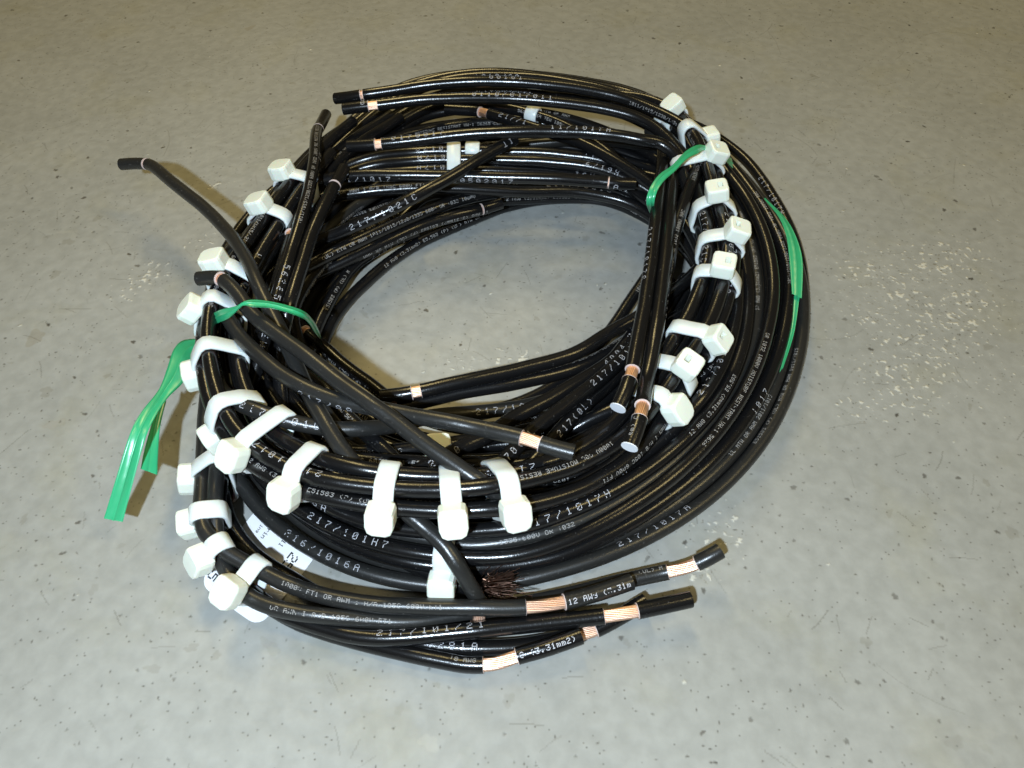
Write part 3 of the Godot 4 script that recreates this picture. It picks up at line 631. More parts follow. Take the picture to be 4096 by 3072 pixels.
	black_wire("long black wire reaching out to the far left, slug bent at its tip", "black wires of the coil", [-133.2, 23, -52.9, -127.4, 24.2, -51.7, -122, 25.4, -49.4, -117.7, 26.4, -45.2, -113.8, 27.3, -40.6, -109.8, 28.1, -36, -105.7, 28.7, -31.6, -101.4, 29.1, -27.2, -97.2, 29.6, -22.8, -93.1, 30.1, -18.1, -89.2, 30.8, -13.2, -85.5, 31.6, -8.2, -81.8, 32.6, -3, -78.6, 33.6, 2.2, -75.8, 34.4, 7, -73.2, 35.1, 12, -70.7, 35.8, 17.2, -68.1, 35.9, 22.4, -65.3, 35.4, 27.6, -62.4, 34.5, 32.6, -59.6, 33.7, 37.7, -56.9, 32.9, 42.9, -54.2, 32.1, 48.1, -51.5, 31.5, 53.3, -48.5, 31.9, 58.8, -45.2, 32.4, 64.4, -42, 31.7, 69.3, -38.4, 30.6, 73.8, -34.2, 29, 77.8, -29.7, 27, 81.2, -25.1, 24.9, 84.6, -20.5, 22.4, 87.6, -16, 21, 91.2, -12.5, 18.2, 95.2, -9.9, 13.2, 97.7, -7.7, 8.1, 100, -8.2, 4.1, 103.8, -10.7, 3, 104.8],
		{"slug": 10.6, "gap": 0.9}, {"slug": 3.4, "gap": 3.5}, [], 1, 21)
	black_wire("black wire poking out left by the ties with a peach cut end", "black wires of the coil", [-85.8, 36, 18.2, -80.1, 37.3, 19.2, -75.7, 38.2, 23, -71.9, 38.2, 27.6, -68.5, 38.2, 32.5, -64.5, 38.3, 36.9, -60, 38.4, 40.9, -55.5, 38.5, 44.8, -50.9, 38.7, 48.8, -46.4, 38.5, 52.8, -41.9, 38.2, 56.8, -37.3, 38.5, 60.8, -32.6, 38.4, 64.5, -27.8, 37.4, 67.7, -23.3, 36.6, 71.3, -18.7, 35.8, 74.8, -13.9, 34.8, 78, -9.1, 33.5, 81, -4.2, 30.8, 83.1, -0.2, 26.7, 83.8, 3.9, 22.6, 83.5, 7.9, 18.4, 82.8],
		{"slug": 7.3, "gap": 1.6}, {}, [], 1, 22)
	black_wire("black wire ending front centre with a wide pale copper gap and thick slug", "black wires of the coil", [14, 38, 77.8, 8.3, 38, 75.9, 2.8, 38, 73.7, -2.8, 37.5, 71.7, -8.3, 36.8, 69.7, -14.1, 36.9, 68.3, -19.8, 36.4, 66.7, -25.4, 35.6, 64.8, -31.1, 35.1, 63, -36.6, 34.8, 61.5, -42, 34.8, 60, -47, 34.8, 57.9, -52.2, 34.9, 55.1, -57.2, 34.6, 51.5, -61.7, 34.4, 47.4, -65.9, 33.9, 43.1, -69.8, 33.2, 38.6, -73.4, 32.7, 33.8, -76.6, 31.9, 28.7, -79.6, 30.5, 23.2, -81.9, 29.6, 18, -83.5, 29.4, 13.1, -84.7, 28.8, 7.8, -85.5, 27, 1.8, -85.5, 25.2, -4, -85.1, 23.6, -9.4, -84.8, 22.1, -14.8],
		{"slug": 8.0, "gap": 4.6}, {}, [[61.3, "217/88", "d", -62, -1]], 1, 23)
	black_wire("black wire stamped 1C curving off the left ties toward the front", "black wires of the coil", [-85.7, 24.2, 24.1, -83.8, 24.8, 30.1, -81.9, 25.4, 36, -79.5, 26.1, 41.6, -76.8, 27.1, 47, -73.3, 28.7, 52.2, -69.1, 30.8, 56.8, -63.9, 32.5, 60.5, -58.5, 32.3, 62.7, -53.1, 31.2, 63.8, -47.5, 29.8, 64.2, -41.6, 28.7, 64.1, -36, 27.5, 63, -31.4, 25, 60.5, -27.1, 22.4, 57.4, -22.7, 20.3, 54.1, -18, 17.9, 51.3, -13, 15.7, 49, -7.6, 14, 47.1, -2.2, 12.5, 45.1, 3.2, 11.1, 42.9, 8.5, 9.9, 40.3, 13.7, 9, 37.6, 18.8, 8.2, 34.5, 23.2, 7.5, 30.7, 27.1, 6.7, 26.2, 31, 6, 21.7],
		{}, {}, [[53.4, "217/101C", "d", -5, 1], [117.7, "217/10217", "d", 0, 1]], 1, 24)
	black_wire("upper of two black wires at the open centre's front edge, bright copper gap", "black wires of the coil", [-34.5, 21, 47.6, -28.6, 21.8, 47.4, -22.9, 22.1, 46.2, -17.2, 22.2, 44.5, -11.5, 22.1, 42.8, -5.9, 21.7, 40.9, -0.3, 21.3, 39, 5.2, 21.1, 37, 10.8, 20.9, 35, 16.1, 20.8, 32.7, 20.9, 20.6, 29.4, 25.2, 20.4, 25.6, 29.8, 20.4, 22.1, 34.4, 20.4, 18.9, 38.9, 20.3, 15.3, 42.9, 20.1, 11.3, 47, 19.8, 7.1, 51.1, 19.2, 2.6, 55, 18.5, -2.1, 58.5, 17.8, -7, 61.9, 16.7, -12.4, 65.1, 15.3, -18.2, 67.9, 13.9, -24.2, 70.4, 12.6, -30.4, 72.8, 11, -36.9, 75.2, 9, -43.8, 76.5, 8, -47.2],
		{"slug": 8.2, "gap": 2.4}, {}, [], 0, 25)
	black_wire("lower of two black wires at the open centre's front edge, tiny copper gap", "black wires of the coil", [-36.7, 17, 50.1, -30.9, 17.9, 49, -25.1, 17.9, 47.1, -19.4, 17.8, 45.2, -13.6, 17.8, 43.4, -7.7, 17.7, 42, -1.8, 17.6, 40.7, 4.1, 17.3, 38.9, 9.8, 16.8, 36.9, 15.4, 16.3, 34.5, 20.9, 15.7, 31.5, 25.8, 15, 27.8, 30.6, 14.3, 23.6, 35.4, 13.9, 19.8, 40.2, 13.9, 16.8, 45.1, 13.7, 13.6, 49.9, 13.2, 9.9, 54.4, 12.5, 5.7, 58.5, 11.6, 1.2, 62.1, 11, -3.3, 65.2, 11, -7.8, 67.9, 11, -12.6, 70.5, 10.8, -17.6, 73.1, 10.3, -22.9, 74.4, 10, -25.5],
		{"slug": 4.9, "gap": 1.6}, {}, [], 0, 26)
	black_wire("black wire at the open centre's left front edge with a frayed peach cut", "black wires of the coil", [-65.4, 11.3, 9.5, -62.5, 11.4, 14.1, -58.5, 11.5, 18.1, -54.3, 11.4, 22.1, -50.1, 10.9, 26.2, -45.5, 10.1, 29.9, -40.7, 9.2, 33.3, -36.1, 8.4, 37, -31.3, 7.7, 40.5, -26.1, 7.2, 43.4, -20.5, 6.6, 45.4, -14.6, 6.1, 46.5, -8.7, 5.9, 46.9, -2.7, 6, 46.4, 3.2, 6, 45.3, 8.9, 6.1, 43.6, 14.5, 6, 41.2, 19.6, 5.8, 38.2, 24.5, 5.4, 34.8, 29.1, 5, 31, 33.5, 4.9, 26.9, 37.6, 4.9, 22.5, 41.6, 5, 18, 45.6, 5, 13.5, 47.6, 5, 11.3],
		{"slug": 5.9, "gap": 2.0}, {}, [], 0, 27)
	black_wire("left one of the paired upright wires at right, white capped tip below copper", "black wires of the coil", [25.5, 34, 61.8, 28, 35, 56.5, 29.9, 35, 50.8, 31.3, 35, 45, 32.7, 35, 39.1, 34.1, 35, 33.3, 35.5, 35, 27.5, 36.7, 35, 21.6, 37.9, 35, 15.8, 39.1, 35.1, 9.9, 40.2, 35.1, 4, 41.3, 35.1, -1.9, 42.4, 35, -7.8, 43.5, 34.7, -13.7, 44.6, 34.2, -19.6, 45.7, 33.7, -25.4, 46.8, 33.2, -31.4, 48, 32.5, -37.3, 49, 31.6, -43.2, 49.9, 30.4, -49, 50.8, 29, -54.9, 51.5, 27.5, -60.8, 52.2, 26, -66.6, 52.8, 24.4, -72.5, 53.2, 22.7, -78.5, 53.2, 21.4, -84.2, 52.5, 20, -90, 51.2, 18.5, -95.7, 49.7, 17, -101.4, 49.1, 16.2, -104.3],
		{"slug": 8.8, "gap": 3.8, "cap": 1}, {}, [[55, "217/1017A", "d", -50, -1]], 0, 28)
	black_wire("right one of the paired upright wires at right, white capped tip below copper", "black wires of the coil", [26.9, 36, 74.8, 29.2, 37, 69.3, 30.9, 36.9, 63.6, 32.2, 34.8, 58.1, 33.6, 33, 52.5, 35.1, 33.4, 46.7, 36.5, 34.6, 40.9, 37.9, 35.1, 35, 39.2, 35.1, 29.1, 40.4, 35, 23.2, 41.6, 34.9, 17.3, 42.8, 34.9, 11.3, 43.9, 34.9, 5.4, 45, 34.8, -0.6, 46.1, 34.5, -6.5, 47.2, 34.1, -12.6, 48.3, 33.5, -18.7, 49.5, 32.8, -24.8, 50.6, 32, -31, 51.8, 31, -37.3, 52.9, 30, -43.3, 53.9, 28.7, -49.1, 54.7, 27.2, -54.8, 55.5, 25.7, -60.6, 56, 24.2, -66.6, 56.5, 22.9, -72.6, 56.8, 22.1, -78.2, 57.1, 21.6, -83.4],
		{"slug": 8.2, "gap": 4.4, "cap": 1}, {}, [[4.9, "mm) C", "t", -30, 1], [127.6, "217A/1017A", "d", 0, -1]], 0, 29)
	black_wire("black wire slanting in from the right ties behind the paired upright wires", "black wires of the coil", [60.9, 30.7, -43.4, 58.8, 32.3, -36.1, 56.6, 33.1, -29.6, 54.3, 33, -24, 52.3, 32.5, -18.5, 50.3, 31.9, -12.9, 48.5, 31.3, -7.2, 46.9, 30.8, -1.4, 45.5, 29.7, 4.5, 44.2, 28.2, 10.2, 42.6, 26.4, 15.8, 40.9, 24.2, 21.1, 39, 22, 26.4, 37, 19.7, 31.6, 34.5, 17.3, 36.5, 31.6, 14.8, 41.1, 28.1, 12.7, 45.4, 24.1, 11.1, 49.6, 19.2, 9.8, 53.2, 13.8, 8.7, 56.1, 11.2, 8.2, 57.6],
		{}, {}, [[12, "1015/1230", "t", 0, -1]], 0, 30)
	black_wire("black wire on the open centre's right edge lettered 1011/1015", "black wires of the coil", [67.7, 7.8, -61.3, 65, 8.1, -55.5, 62.4, 8.2, -49.7, 59.9, 8.1, -44.2, 57.3, 7.9, -38.8, 54.5, 7.8, -33.2, 51.7, 7.6, -28, 48.8, 7.3, -22.8, 45.8, 7, -17.6, 42.8, 6.6, -12.5, 39.7, 6.1, -7.4, 36.7, 5.7, -2.3, 33.7, 5.2, 2.9, 30.6, 4.9, 8, 27.4, 4.9, 13, 24, 5, 18, 20.3, 5, 22.6, 16.2, 5, 27, 11.7, 5, 31, 6.8, 5, 34.4, 1.6, 5, 37.2, -4, 5, 39.4, -9.8, 5, 41, -12.6, 5, 41.9],
		{}, {}, [[51.5, "1011/1015/1230/1335", "t", 0, -1]], 0, 31)
	black_wire("black wire from the back right passing under the tied bundle", "black wires of the coil", [35.8, 18.4, -54.7, 39, 18.2, -49.3, 42.3, 17.9, -44, 45.9, 18.4, -38.8, 49.9, 19.3, -34.2, 53.7, 19.9, -29.7, 57.3, 20.1, -25.1, 60.6, 20, -20.3, 63.6, 19.6, -15.2, 66.5, 18.4, -10.3, 68.7, 16.9, -5.2, 69.7, 15.4, 0.3, 69.6, 14.2, 5.9, 68.7, 13, 11.5, 67.1, 12, 17, 64.7, 11.3, 22.3, 61.8, 10.6, 27.4, 58.4, 9.8, 32.2, 54.6, 8.9, 36.5, 50.6, 8.2, 40.8, 48.7, 7.8, 43],
		{}, {}, [[23.1, "1000V FT1", "t", 0, -1], [46.3, "12 AWG (3.31", "t", 0, 1]], 0, 32)
	black_wire("black wire slanting from front centre up to the right, stamped 217", "black wires of the coil", [-25.4, 28.2, 78, -20.7, 27.6, 74.6, -16.5, 26.4, 70.7, -12.3, 24.7, 66.6, -7.4, 23.6, 63.1, -3.4, 22.1, 58.8, 0.6, 20.8, 54.3, 5.3, 20.1, 50.7, 10.2, 19.6, 47.1, 14.8, 19.2, 43.3, 19.4, 18.7, 39.5, 23.9, 18.2, 35.7, 28.1, 17.7, 31.5, 31.4, 17.4, 26.7, 34.4, 17.2, 21.8, 37.4, 16.5, 16.4, 40.5, 15.5, 11, 43.6, 14.7, 5.6, 46.7, 13.8, 0.3, 49.8, 13, -5],
		{}, {}, [[11.5, "2170", "d", 0, 1], [78.2, "4004.7A8", "d", 0, 1]], 0, 33)
	black_wire("black wire slanting up right, passing under the thick slug at front centre", "black wires of the coil", [-10.2, 27.1, 80.1, -5.7, 26.9, 76.6, -2.4, 25.4, 71.6, 0.9, 24.3, 66.6, 4.5, 23.7, 61.7, 8.4, 23.1, 57.2, 12.6, 22.4, 52.9, 16.8, 21.9, 48.6, 21, 21.3, 44.3, 25, 20.8, 39.9, 28.9, 20.4, 35.3, 32.6, 19.8, 30.6, 36.1, 19.1, 25.7, 39.5, 18.4, 20.7, 42.7, 17.6, 15.6, 45.7, 16.6, 10.2, 48.5, 15.8, 4.9, 51.2, 15.3, -0.1, 53.9, 15, -5],
		{}, {}, [[16.2, "0170(UL", "d", 0, 1], [59.4, "217/1017A", "d", -10, 1]], 0, 34)
	black_wire("black wire slanting up right beside the white capped tips", "black wires of the coil", [0.7, 21.1, 74, 3.8, 21.4, 70.6, 7, 21.6, 66.7, 10.1, 20.9, 61.7, 13.4, 19.8, 56.6, 16.8, 18.7, 51.5, 20.3, 17.5, 46.6, 24, 16, 41.9, 27.7, 14.8, 37, 31.2, 13.7, 31.9, 34.8, 12.6, 26.8, 38.4, 11.5, 21.6, 41.9, 10.5, 16.3, 45.2, 10.2, 11.5, 48.3, 10.2, 6.8, 51.3, 10.2, 2, 54.1, 10.2, -2.9, 56.9, 10.1, -7.9, 58.4, 10, -10.4],
		{}, {}, [[25.9, "217(0L)", "d", 10, 1]], 0, 35)
	black_wire("black wire crossing low from the left uprights to the front ties", "black wires of the coil", [-58.7, 18.1, 36.4, -54, 19.4, 40.2, -49.7, 20.5, 44.5, -46.2, 21, 49.6, -42.6, 21.5, 54.6, -38.4, 22.2, 59.3, -34.1, 22.8, 63.7, -30.2, 22.6, 67.7, -26.1, 22.2, 71.7, -21.1, 22.1, 75.5, -16, 20.4, 78.3, -13.5, 19.4, 79.6],
		{}, {}, [[22.4, "12 AWG 90C 56265", "t", 0, 1]], 0, 36)
	black_wire("black wire low in front centre lettered OR 1032", "black wires of the coil", [-65.6, 14.1, 35.8, -62.2, 14, 40.4, -58.7, 14.1, 45.1, -54.9, 14.4, 49.9, -51, 14.7, 54.5, -46.6, 15, 58.6, -41.5, 15.3, 61.7, -35.8, 15.6, 63.5, -29.9, 15.7, 64.6, -23.8, 15.9, 65.4, -17.7, 16.1, 65.6, -11.6, 16.3, 65.7, -5.6, 16.5, 65.7, 0.4, 16.4, 64.8, 6.2, 15.9, 63.1, 11.7, 15.5, 60.9, 16.8, 15.1, 58.2, 21.7, 14.5, 54.9, 26.3, 13.6, 51.1, 30.7, 12.6, 46.9, 34.8, 11.7, 42.5, 38.6, 11.1, 38, 42.4, 10.6, 33.5, 46.1, 10.3, 29.2],
		{}, {}, [[41.3, "1335 600V OR 1032 1000V 90C", "t", 0, 1], [82.6, "12 AWG (3.31mm2)", "t", 0, 1]], 0, 37)
	black_wire("black wire above the front ties lettered along its upper side", "black wires of the coil", [-66.6, 18.5, 51.8, -62.8, 21.6, 57.4, -59, 23.5, 62.2, -54.1, 24.5, 65.5, -48.5, 25, 67.9, -42.6, 25.3, 69.7, -36.7, 25.4, 70.9, -30.7, 25.4, 71.4, -24.7, 24.9, 71.4, -18.9, 23.3, 70.7, -13.1, 22, 70.1, -7.2, 21, 69.3, -1.4, 19.9, 68.2, 4.4, 18.8, 66.6, 10.1, 18.3, 64.9, 15.6, 18.4, 63, 20.8, 18.5, 60.5, 25.7, 18.5, 57.5, 30.3, 18.4, 54, 34.3, 18.2, 49.9, 38, 17.8, 45.6, 41.5, 17.2, 40.9, 44.9, 16.4, 36, 48.1, 15.4, 31, 51.2, 14.6, 26, 52.8, 14.1, 23.5],
		{}, {}, [[37, "FT1 OR AWM I A/B 105C 600V FT1 E51583", "t", 0, 1]], 0, 38)
	black_wire("black wire glossy at front left just inside the tied bundle", "black wires of the coil", [-74.9, 19, 44.8, -71.8, 19.4, 49.6, -68.6, 19.2, 53.9, -64.8, 19.3, 57.7, -60.2, 19.9, 61, -54.5, 20.5, 63.3, -48.5, 20.7, 64.6, -42.4, 20.5, 65.1, -36.4, 19.9, 64.8, -30.5, 19.3, 64, -24.6, 18.6, 62.7, -18.9, 17.7, 61.1, -13.1, 16.9, 59.4, -7.4, 16.1, 57.8, -1.7, 15.4, 56.1, 3.9, 14.6, 53.9, 9.3, 13.6, 51.5, 14.5, 12.6, 48.6, 19.5, 11.7, 45.4, 24, 10.8, 41.5, 28.2, 9.9, 37.3, 32.4, 9, 33.2],
		{}, {}, [[49.9, "1000V 105C", "t", 0, 1]], 0, 39)
	black_wire("upper bottom wire with a cream copper gap and a slug lettered 12 AWG", "black wires of the coil", [-86.3, 8, -35.7, -87.3, 7.8, -30.2, -88.2, 7.6, -24.6, -89, 7.7, -18.7, -89.5, 7.9, -12.7, -89.9, 8.1, -6.5, -90, 8.2, -0.5, -90, 8.1, 5.5, -89.8, 7.7, 11.2, -89.4, 7.5, 17.2, -88.8, 7.7, 23.3, -88, 8, 29.4, -87.1, 8.4, 35.4, -85.9, 9, 41.5, -84.6, 9.6, 47.7, -83, 10.4, 53.8, -81.5, 11.2, 59.9, -79.9, 12.1, 66.1, -78.4, 13.1, 72.2, -76.7, 14.1, 78.4, -74.2, 14.4, 84.3, -69.7, 13, 88.1, -64.6, 11.6, 90.7, -59.3, 10.7, 93.1, -53.9, 10.4, 95.7, -48.3, 10.2, 97.7, -42.6, 10.1, 99.3, -36.7, 10.1, 100.4, -30.7, 10.1, 101.2, -24.7, 10.1, 101.5, -18.7, 10.2, 101.8, -12.7, 10.5, 102, -6.7, 10.6, 102.1, -0.7, 10.2, 102, 5.3, 9.9, 101.5, 11.3, 9.6, 100.4, 17.1, 9.4, 98.8, 22.8, 9.2, 96.9, 28.5, 9, 94.8],
		{}, {"slug": 17.2, "gap": 9.2}, [[166.1, "1000V FT1 OR AWM I A/B 105C 600V FT1", "t", 0, 1], [222.1, "12 AWG (3.31m", "T", 10, 1]], 1, 40)
	black_wire("bottom wire ending far right in bare copper and a tilted slug", "black wires of the coil", [-81.2, 10.1, -28.9, -82, 10.8, -22.5, -82.8, 11.4, -16.2, -83.5, 12.1, -9.8, -83.9, 13, -3.2, -84, 14, 3.4, -84, 14.8, 9.9, -83.8, 14.9, 16, -83.6, 14.9, 22, -83.2, 15, 27.9, -82.7, 14.9, 33.5, -81.9, 14.9, 39.2, -80.8, 15, 44.9, -79.6, 15.1, 50.6, -78.1, 15.1, 56.3, -76.5, 15.1, 62, -75.2, 14.9, 67.8, -74.2, 14.7, 73.7, -73.4, 13, 79.3, -72.3, 10.6, 84.7, -69.9, 9.3, 90.2, -66.2, 9, 95.2, -61.3, 9.1, 99, -55.7, 9.3, 101.4, -49.9, 9.3, 102.7, -44.1, 8.9, 103.3, -38.3, 8, 103.5, -32.6, 6.9, 103.5, -26.8, 6.1, 103.5, -21, 5.3, 102.9, -15.2, 4.5, 101.6, -9.4, 3.8, 100.3, -3.6, 3.5, 99.1, 2.3, 3.3, 97.9, 8.1, 3.5, 96.8, 14, 3.8, 95.6, 19.8, 4, 94.2, 25.6, 4.2, 92.7, 31.4, 4.6, 91.5, 37.3, 5.3, 90.5, 42.8, 7.4, 90.1, 47.9, 10.1, 88.8, 50.5, 11, 87.6],
		{}, {"slug": 6.5, "gap": 7.4}, [[154.8, "OR AWM I A/B 105C 600V FT1", "t", 0, 1], [233.7, "(UL) MTW", "t", -40, 1]], 1, 41)
	black_wire("bottom wire with glossy streak ending in copper and a rounded black slug", "black wires of the coil", [-80.5, 6.8, -30, -81.4, 7, -23.9, -82.5, 7.3, -17.8, -83.4, 7.7, -11.7, -84.3, 8.1, -5.6, -84.9, 8.4, 0.6, -85.2, 8.8, 6.8, -85.2, 9.1, 13, -85.1, 8.9, 18.9, -84.8, 8.8, 24.9, -84, 9.1, 31.1, -83, 9.5, 37.3, -81.8, 9.9, 43.5, -80.2, 10.2, 49.5, -78.3, 10.3, 55.3, -76.6, 10.3, 61.1, -75.6, 10.1, 67.1, -74.8, 9.7, 73.1, -73.8, 8.5, 78.8, -72.3, 6.8, 84.2, -69.3, 5.9, 89.3, -65.1, 5.6, 94, -60.2, 5.6, 97.8, -54.9, 5.6, 101, -49.3, 5.7, 103.2, -43.6, 5.7, 105, -37.8, 5.8, 106.6, -31.9, 6, 107.4, -26, 6.2, 107.4, -20, 6.4, 107, -14.1, 6.7, 106.5, -8.2, 7, 106, -2.2, 6.8, 105.2, 3.7, 6.6, 104.5, 9.7, 6.6, 103.8, 15.6, 6.7, 103.2, 21.6, 7, 102.6, 27.5, 7.6, 101.9, 33.4, 7.9, 100.8, 39.3, 8, 99.5, 42.3, 8, 98.8],
		{}, {"slug": 13.2, "gap": 8.0}, [[179, "217/101/21", "d", -40, 1]], 0, 42)
	black_wire("lowest bottom wire with a broad copper gap and white lettered slug", "black wires of the coil", [-80.4, 3.2, -30.7, -81.7, 3, -25.1, -83, 2.8, -19.5, -84.3, 2.5, -13.8, -85.3, 2.3, -8.1, -85.9, 2.1, -2.2, -86, 2.1, 3.9, -85.9, 2.1, 9.9, -85.5, 2.1, 15.9, -85, 2.4, 22.1, -83.9, 3.4, 28.7, -82.4, 4.4, 35.3, -80.9, 4.5, 41.4, -79.5, 3.9, 47, -78.1, 3.1, 52.3, -77.1, 2.2, 57.9, -76.8, 2.1, 63.8, -76.1, 2.2, 69.9, -74.7, 2.2, 76, -72.7, 2.1, 81.9, -69.5, 2.1, 87.3, -65.6, 2.1, 92.1, -61.1, 2.1, 96.1, -56.1, 2.1, 99.4, -50.7, 2.1, 102.1, -45.1, 2.1, 104.1, -39.4, 2.1, 105.8, -33.6, 2.2, 107.4, -27.8, 2.8, 109, -21.9, 3.2, 110.5, -16, 3.2, 111.7, -10.1, 3.3, 112.7, -4.1, 3.7, 112.6, 1.6, 4.4, 111, 7.4, 5.3, 109.7, 13.1, 5.7, 107.9, 16, 5.9, 106.9],
		{}, {"slug": 15.6, "gap": 8.0}, [[186.6, "18 AWG", "t", -30, 1], [206.6, "AWG (3.31mm2) E", "T", 0, 1]], 0, 43)
	black_wire("bottom wire squeezed between two others, copper and slug showing at the right", "black wires of the coil", [-72.9, 2.1, -30.1, -74.3, 2.4, -24.3, -75.7, 2.8, -18.5, -77.2, 3.1, -12.6, -78.4, 3.3, -6.7, -79.4, 3.5, -0.7, -80, 3.8, 5.5, -80.1, 4, 11.7, -80.2, 3.6, 17.5, -80.5, 2.9, 23.2, -80.9, 2.3, 29.3, -81.4, 2.1, 35.9, -81.8, 2.1, 42.1, -81.7, 2.1, 47.7, -80.8, 2.6, 53.3, -79.1, 4.2, 59.3, -77.1, 5.6, 65, -75.2, 6.1, 70.3, -72.9, 5.8, 75.6, -69.4, 5.1, 80.4, -65.1, 4.3, 84.6, -60.1, 3.4, 87.9, -54.8, 2.7, 90.7, -49.6, 2.4, 93.7, -44.3, 2.4, 96.7, -39.1, 2.3, 99.7, -33.8, 2.2, 102.5, -28.4, 2.1, 105.2, -22.6, 2.1, 106.8, -16.7, 2.1, 107.8, -10.7, 2.3, 108.3, -4.7, 2.2, 108.3, 1.3, 2.1, 107.9, 7.2, 2.1, 107, 13.1, 2.1, 105.6, 18.9, 2.6, 104.3, 24.4, 3.5, 101.9, 29.6, 4.5, 99.2, 32.2, 5, 97.9],
		{}, {"slug": 14.0, "gap": 4.0}, [[173.1, "217/8281A", "d", -10, 1]], 0, 44)
	black_wire("black wire along the coil's outermost lower rim, its dotted code facing up", "black wires of the coil", [-83.8, 6.1, 41.2, -79.3, 6.5, 52.8, -73.2, 5.2, 62.9, -65.7, 3.6, 71.8, -56.5, 3.3, 79.3, -46.2, 3.1, 85.3, -35.1, 2.9, 89.6, -23.4, 2.6, 92, -11.4, 2.9, 92.9, 0.5, 4, 92, 12, 4.8, 89.5, 23.5, 5.6, 85.9, 34.5, 5.9, 80.8, 44.8, 5.9, 74.4, 54.2, 5.7, 66.9, 62.8, 6.1, 58.5, 70.4, 6.7, 49.2, 76.8, 7.3, 39.1, 82.1, 8, 28.5, 86.5, 8.3, 17.3, 89.9, 8.5, 5.5, 92.2, 8.8, -6.5, 93, 9.1, -18.6, 92.1, 9.5, -30.7, 89.7, 10, -42.5, 85.9, 10.7, -53.8, 81.1, 11.9, -64.5, 75.3, 13.3, -74.9, 68.7, 15.2, -84.6, 61, 17.2, -93.4, 52, 19, -100.8, 41.3, 19.8, -106.5, 29.7, 20.4, -109.8, 18, 20.9, -112.3, 6.1, 21.1, -114.2, -5.9, 21.2, -114.9, -17.9, 21, -114.8, -29.8, 19.9, -114.2, -41.2, 18.5, -110.9, -50.8, 17.1, -103.9, -58.5, 15.3, -94.9, -63.8, 14, -87.7],
		{}, {}, [[58.7, "216/1016A", "d", -10, 1], [146.8, "217/1017A", "d", -45, 1], [205.6, "E51583 (P) (UL) MTW OR AWM 1011/1015", "t", -35, 1], [274.1, "217/1017A", "d", -25, -1]], 1, 45)
	black_wire("black wire along the coil's outer rim, one lane inside the lowest", "black wires of the coil", [-77.4, 9.5, 45, -71.9, 8.1, 54.6, -64.8, 8, 64.3, -56.4, 8.2, 73, -46.8, 8.6, 80.4, -36, 9, 86.1, -24.4, 9.6, 89.9, -12.5, 9, 90.9, -0.6, 8.2, 90, 11.1, 9.1, 87.9, 22.2, 10, 83.4, 32.6, 10.7, 77.5, 42.3, 11.6, 70.6, 51.3, 12.4, 62.8, 59.2, 12.6, 54, 66.3, 12.8, 44.4, 72.5, 13.2, 33.9, 77.7, 13.8, 23.2, 81.8, 14.6, 12.1, 85.2, 14.6, 0.5, 87.3, 14.3, -11.6, 87.1, 14.7, -23.6, 85.3, 15.4, -35.5, 82.3, 15.9, -47, 78.3, 16.8, -58.2, 73.3, 18, -69, 66.9, 19.3, -78.9, 58.9, 20.9, -87.5, 49.8, 22.1, -95.2, 39.7, 21.9, -102.1, 28.2, 22.5, -105.7, 16.4, 23.3, -107.6, 4.5, 23.8, -109.8, -7.5, 23.8, -111.1, -19.5, 22.9, -111.2, -31.2, 21.6, -109.2, -42.1, 20.2, -104.2, -51.1, 18.4, -96.3, -58.5, 16.9, -86.9, -64.5, 15.6, -76.6, -69.9, 14.3, -66.1, -74.8, 12.8, -55.4, -79, 11.8, -44.1],
		{}, {}, [[50.4, "DR AWM", "t", 0, 1], [181.5, "1017", "d", 30, 1], [302.6, "17", "d", 0, 1]], 0, 46)
	black_wire("black lettered wire in the coil's thick right front sweep", "black wires of the coil", [-74.9, 7.5, 38.8, -69.5, 7.2, 49, -62.5, 7.1, 58.4, -54.1, 7.5, 66.9, -44.9, 8.6, 74.7, -34.6, 9.9, 81.4, -23.2, 10.2, 85.8, -11.2, 10.5, 87.5, 0.9, 11.5, 87.8, 12.4, 12.1, 84, 23.4, 12.7, 78.8, 33.7, 13.3, 72.4, 43.2, 13.9, 64.7, 52, 14.3, 56.2, 59.6, 14.7, 46.5, 65.9, 15.4, 36.3, 71, 15.8, 25.6, 75, 16.2, 14.5, 77.8, 16.9, 3.3, 79.4, 17.6, -8.2, 80, 17.9, -20.2, 79.6, 17.9, -32.6, 77.8, 17.1, -45.2, 74, 17.2, -56.6, 68.9, 17.9, -67.2, 62.5, 17.9, -77.5, 54.7, 17.3, -86.9, 45.3, 17.6, -94.3, 34.8, 18.1, -99.8, 23.7, 18, -104.1, 12, 17.5, -107.1, 0.1, 16.8, -108.5, -11.8, 16.1, -108, -23.4, 15.9, -104.6, -33.8, 16.3, -97.7, -42.6, 15.9, -89.2, -50.3, 15, -80.1, -56.9, 13.8, -70.3, -62.2, 13.3, -59.3, -66.4, 13.1, -47.4, -69.6, 13.4, -35, -72, 13.2, -23.1, -73.5, 13.5, -13.7],
		{}, {}, [[70.8, "A/B 105C 600V FT1", "t", 0, 1], [121.4, "1335 600V OR 1032", "t", 10, 1], [202.3, "12 AWG (3.31mm2) E51583", "t", 20, 1], [278.2, "600V MOISTURE RESISTANT VW-1", "t", 20, -1]], 0, 47)
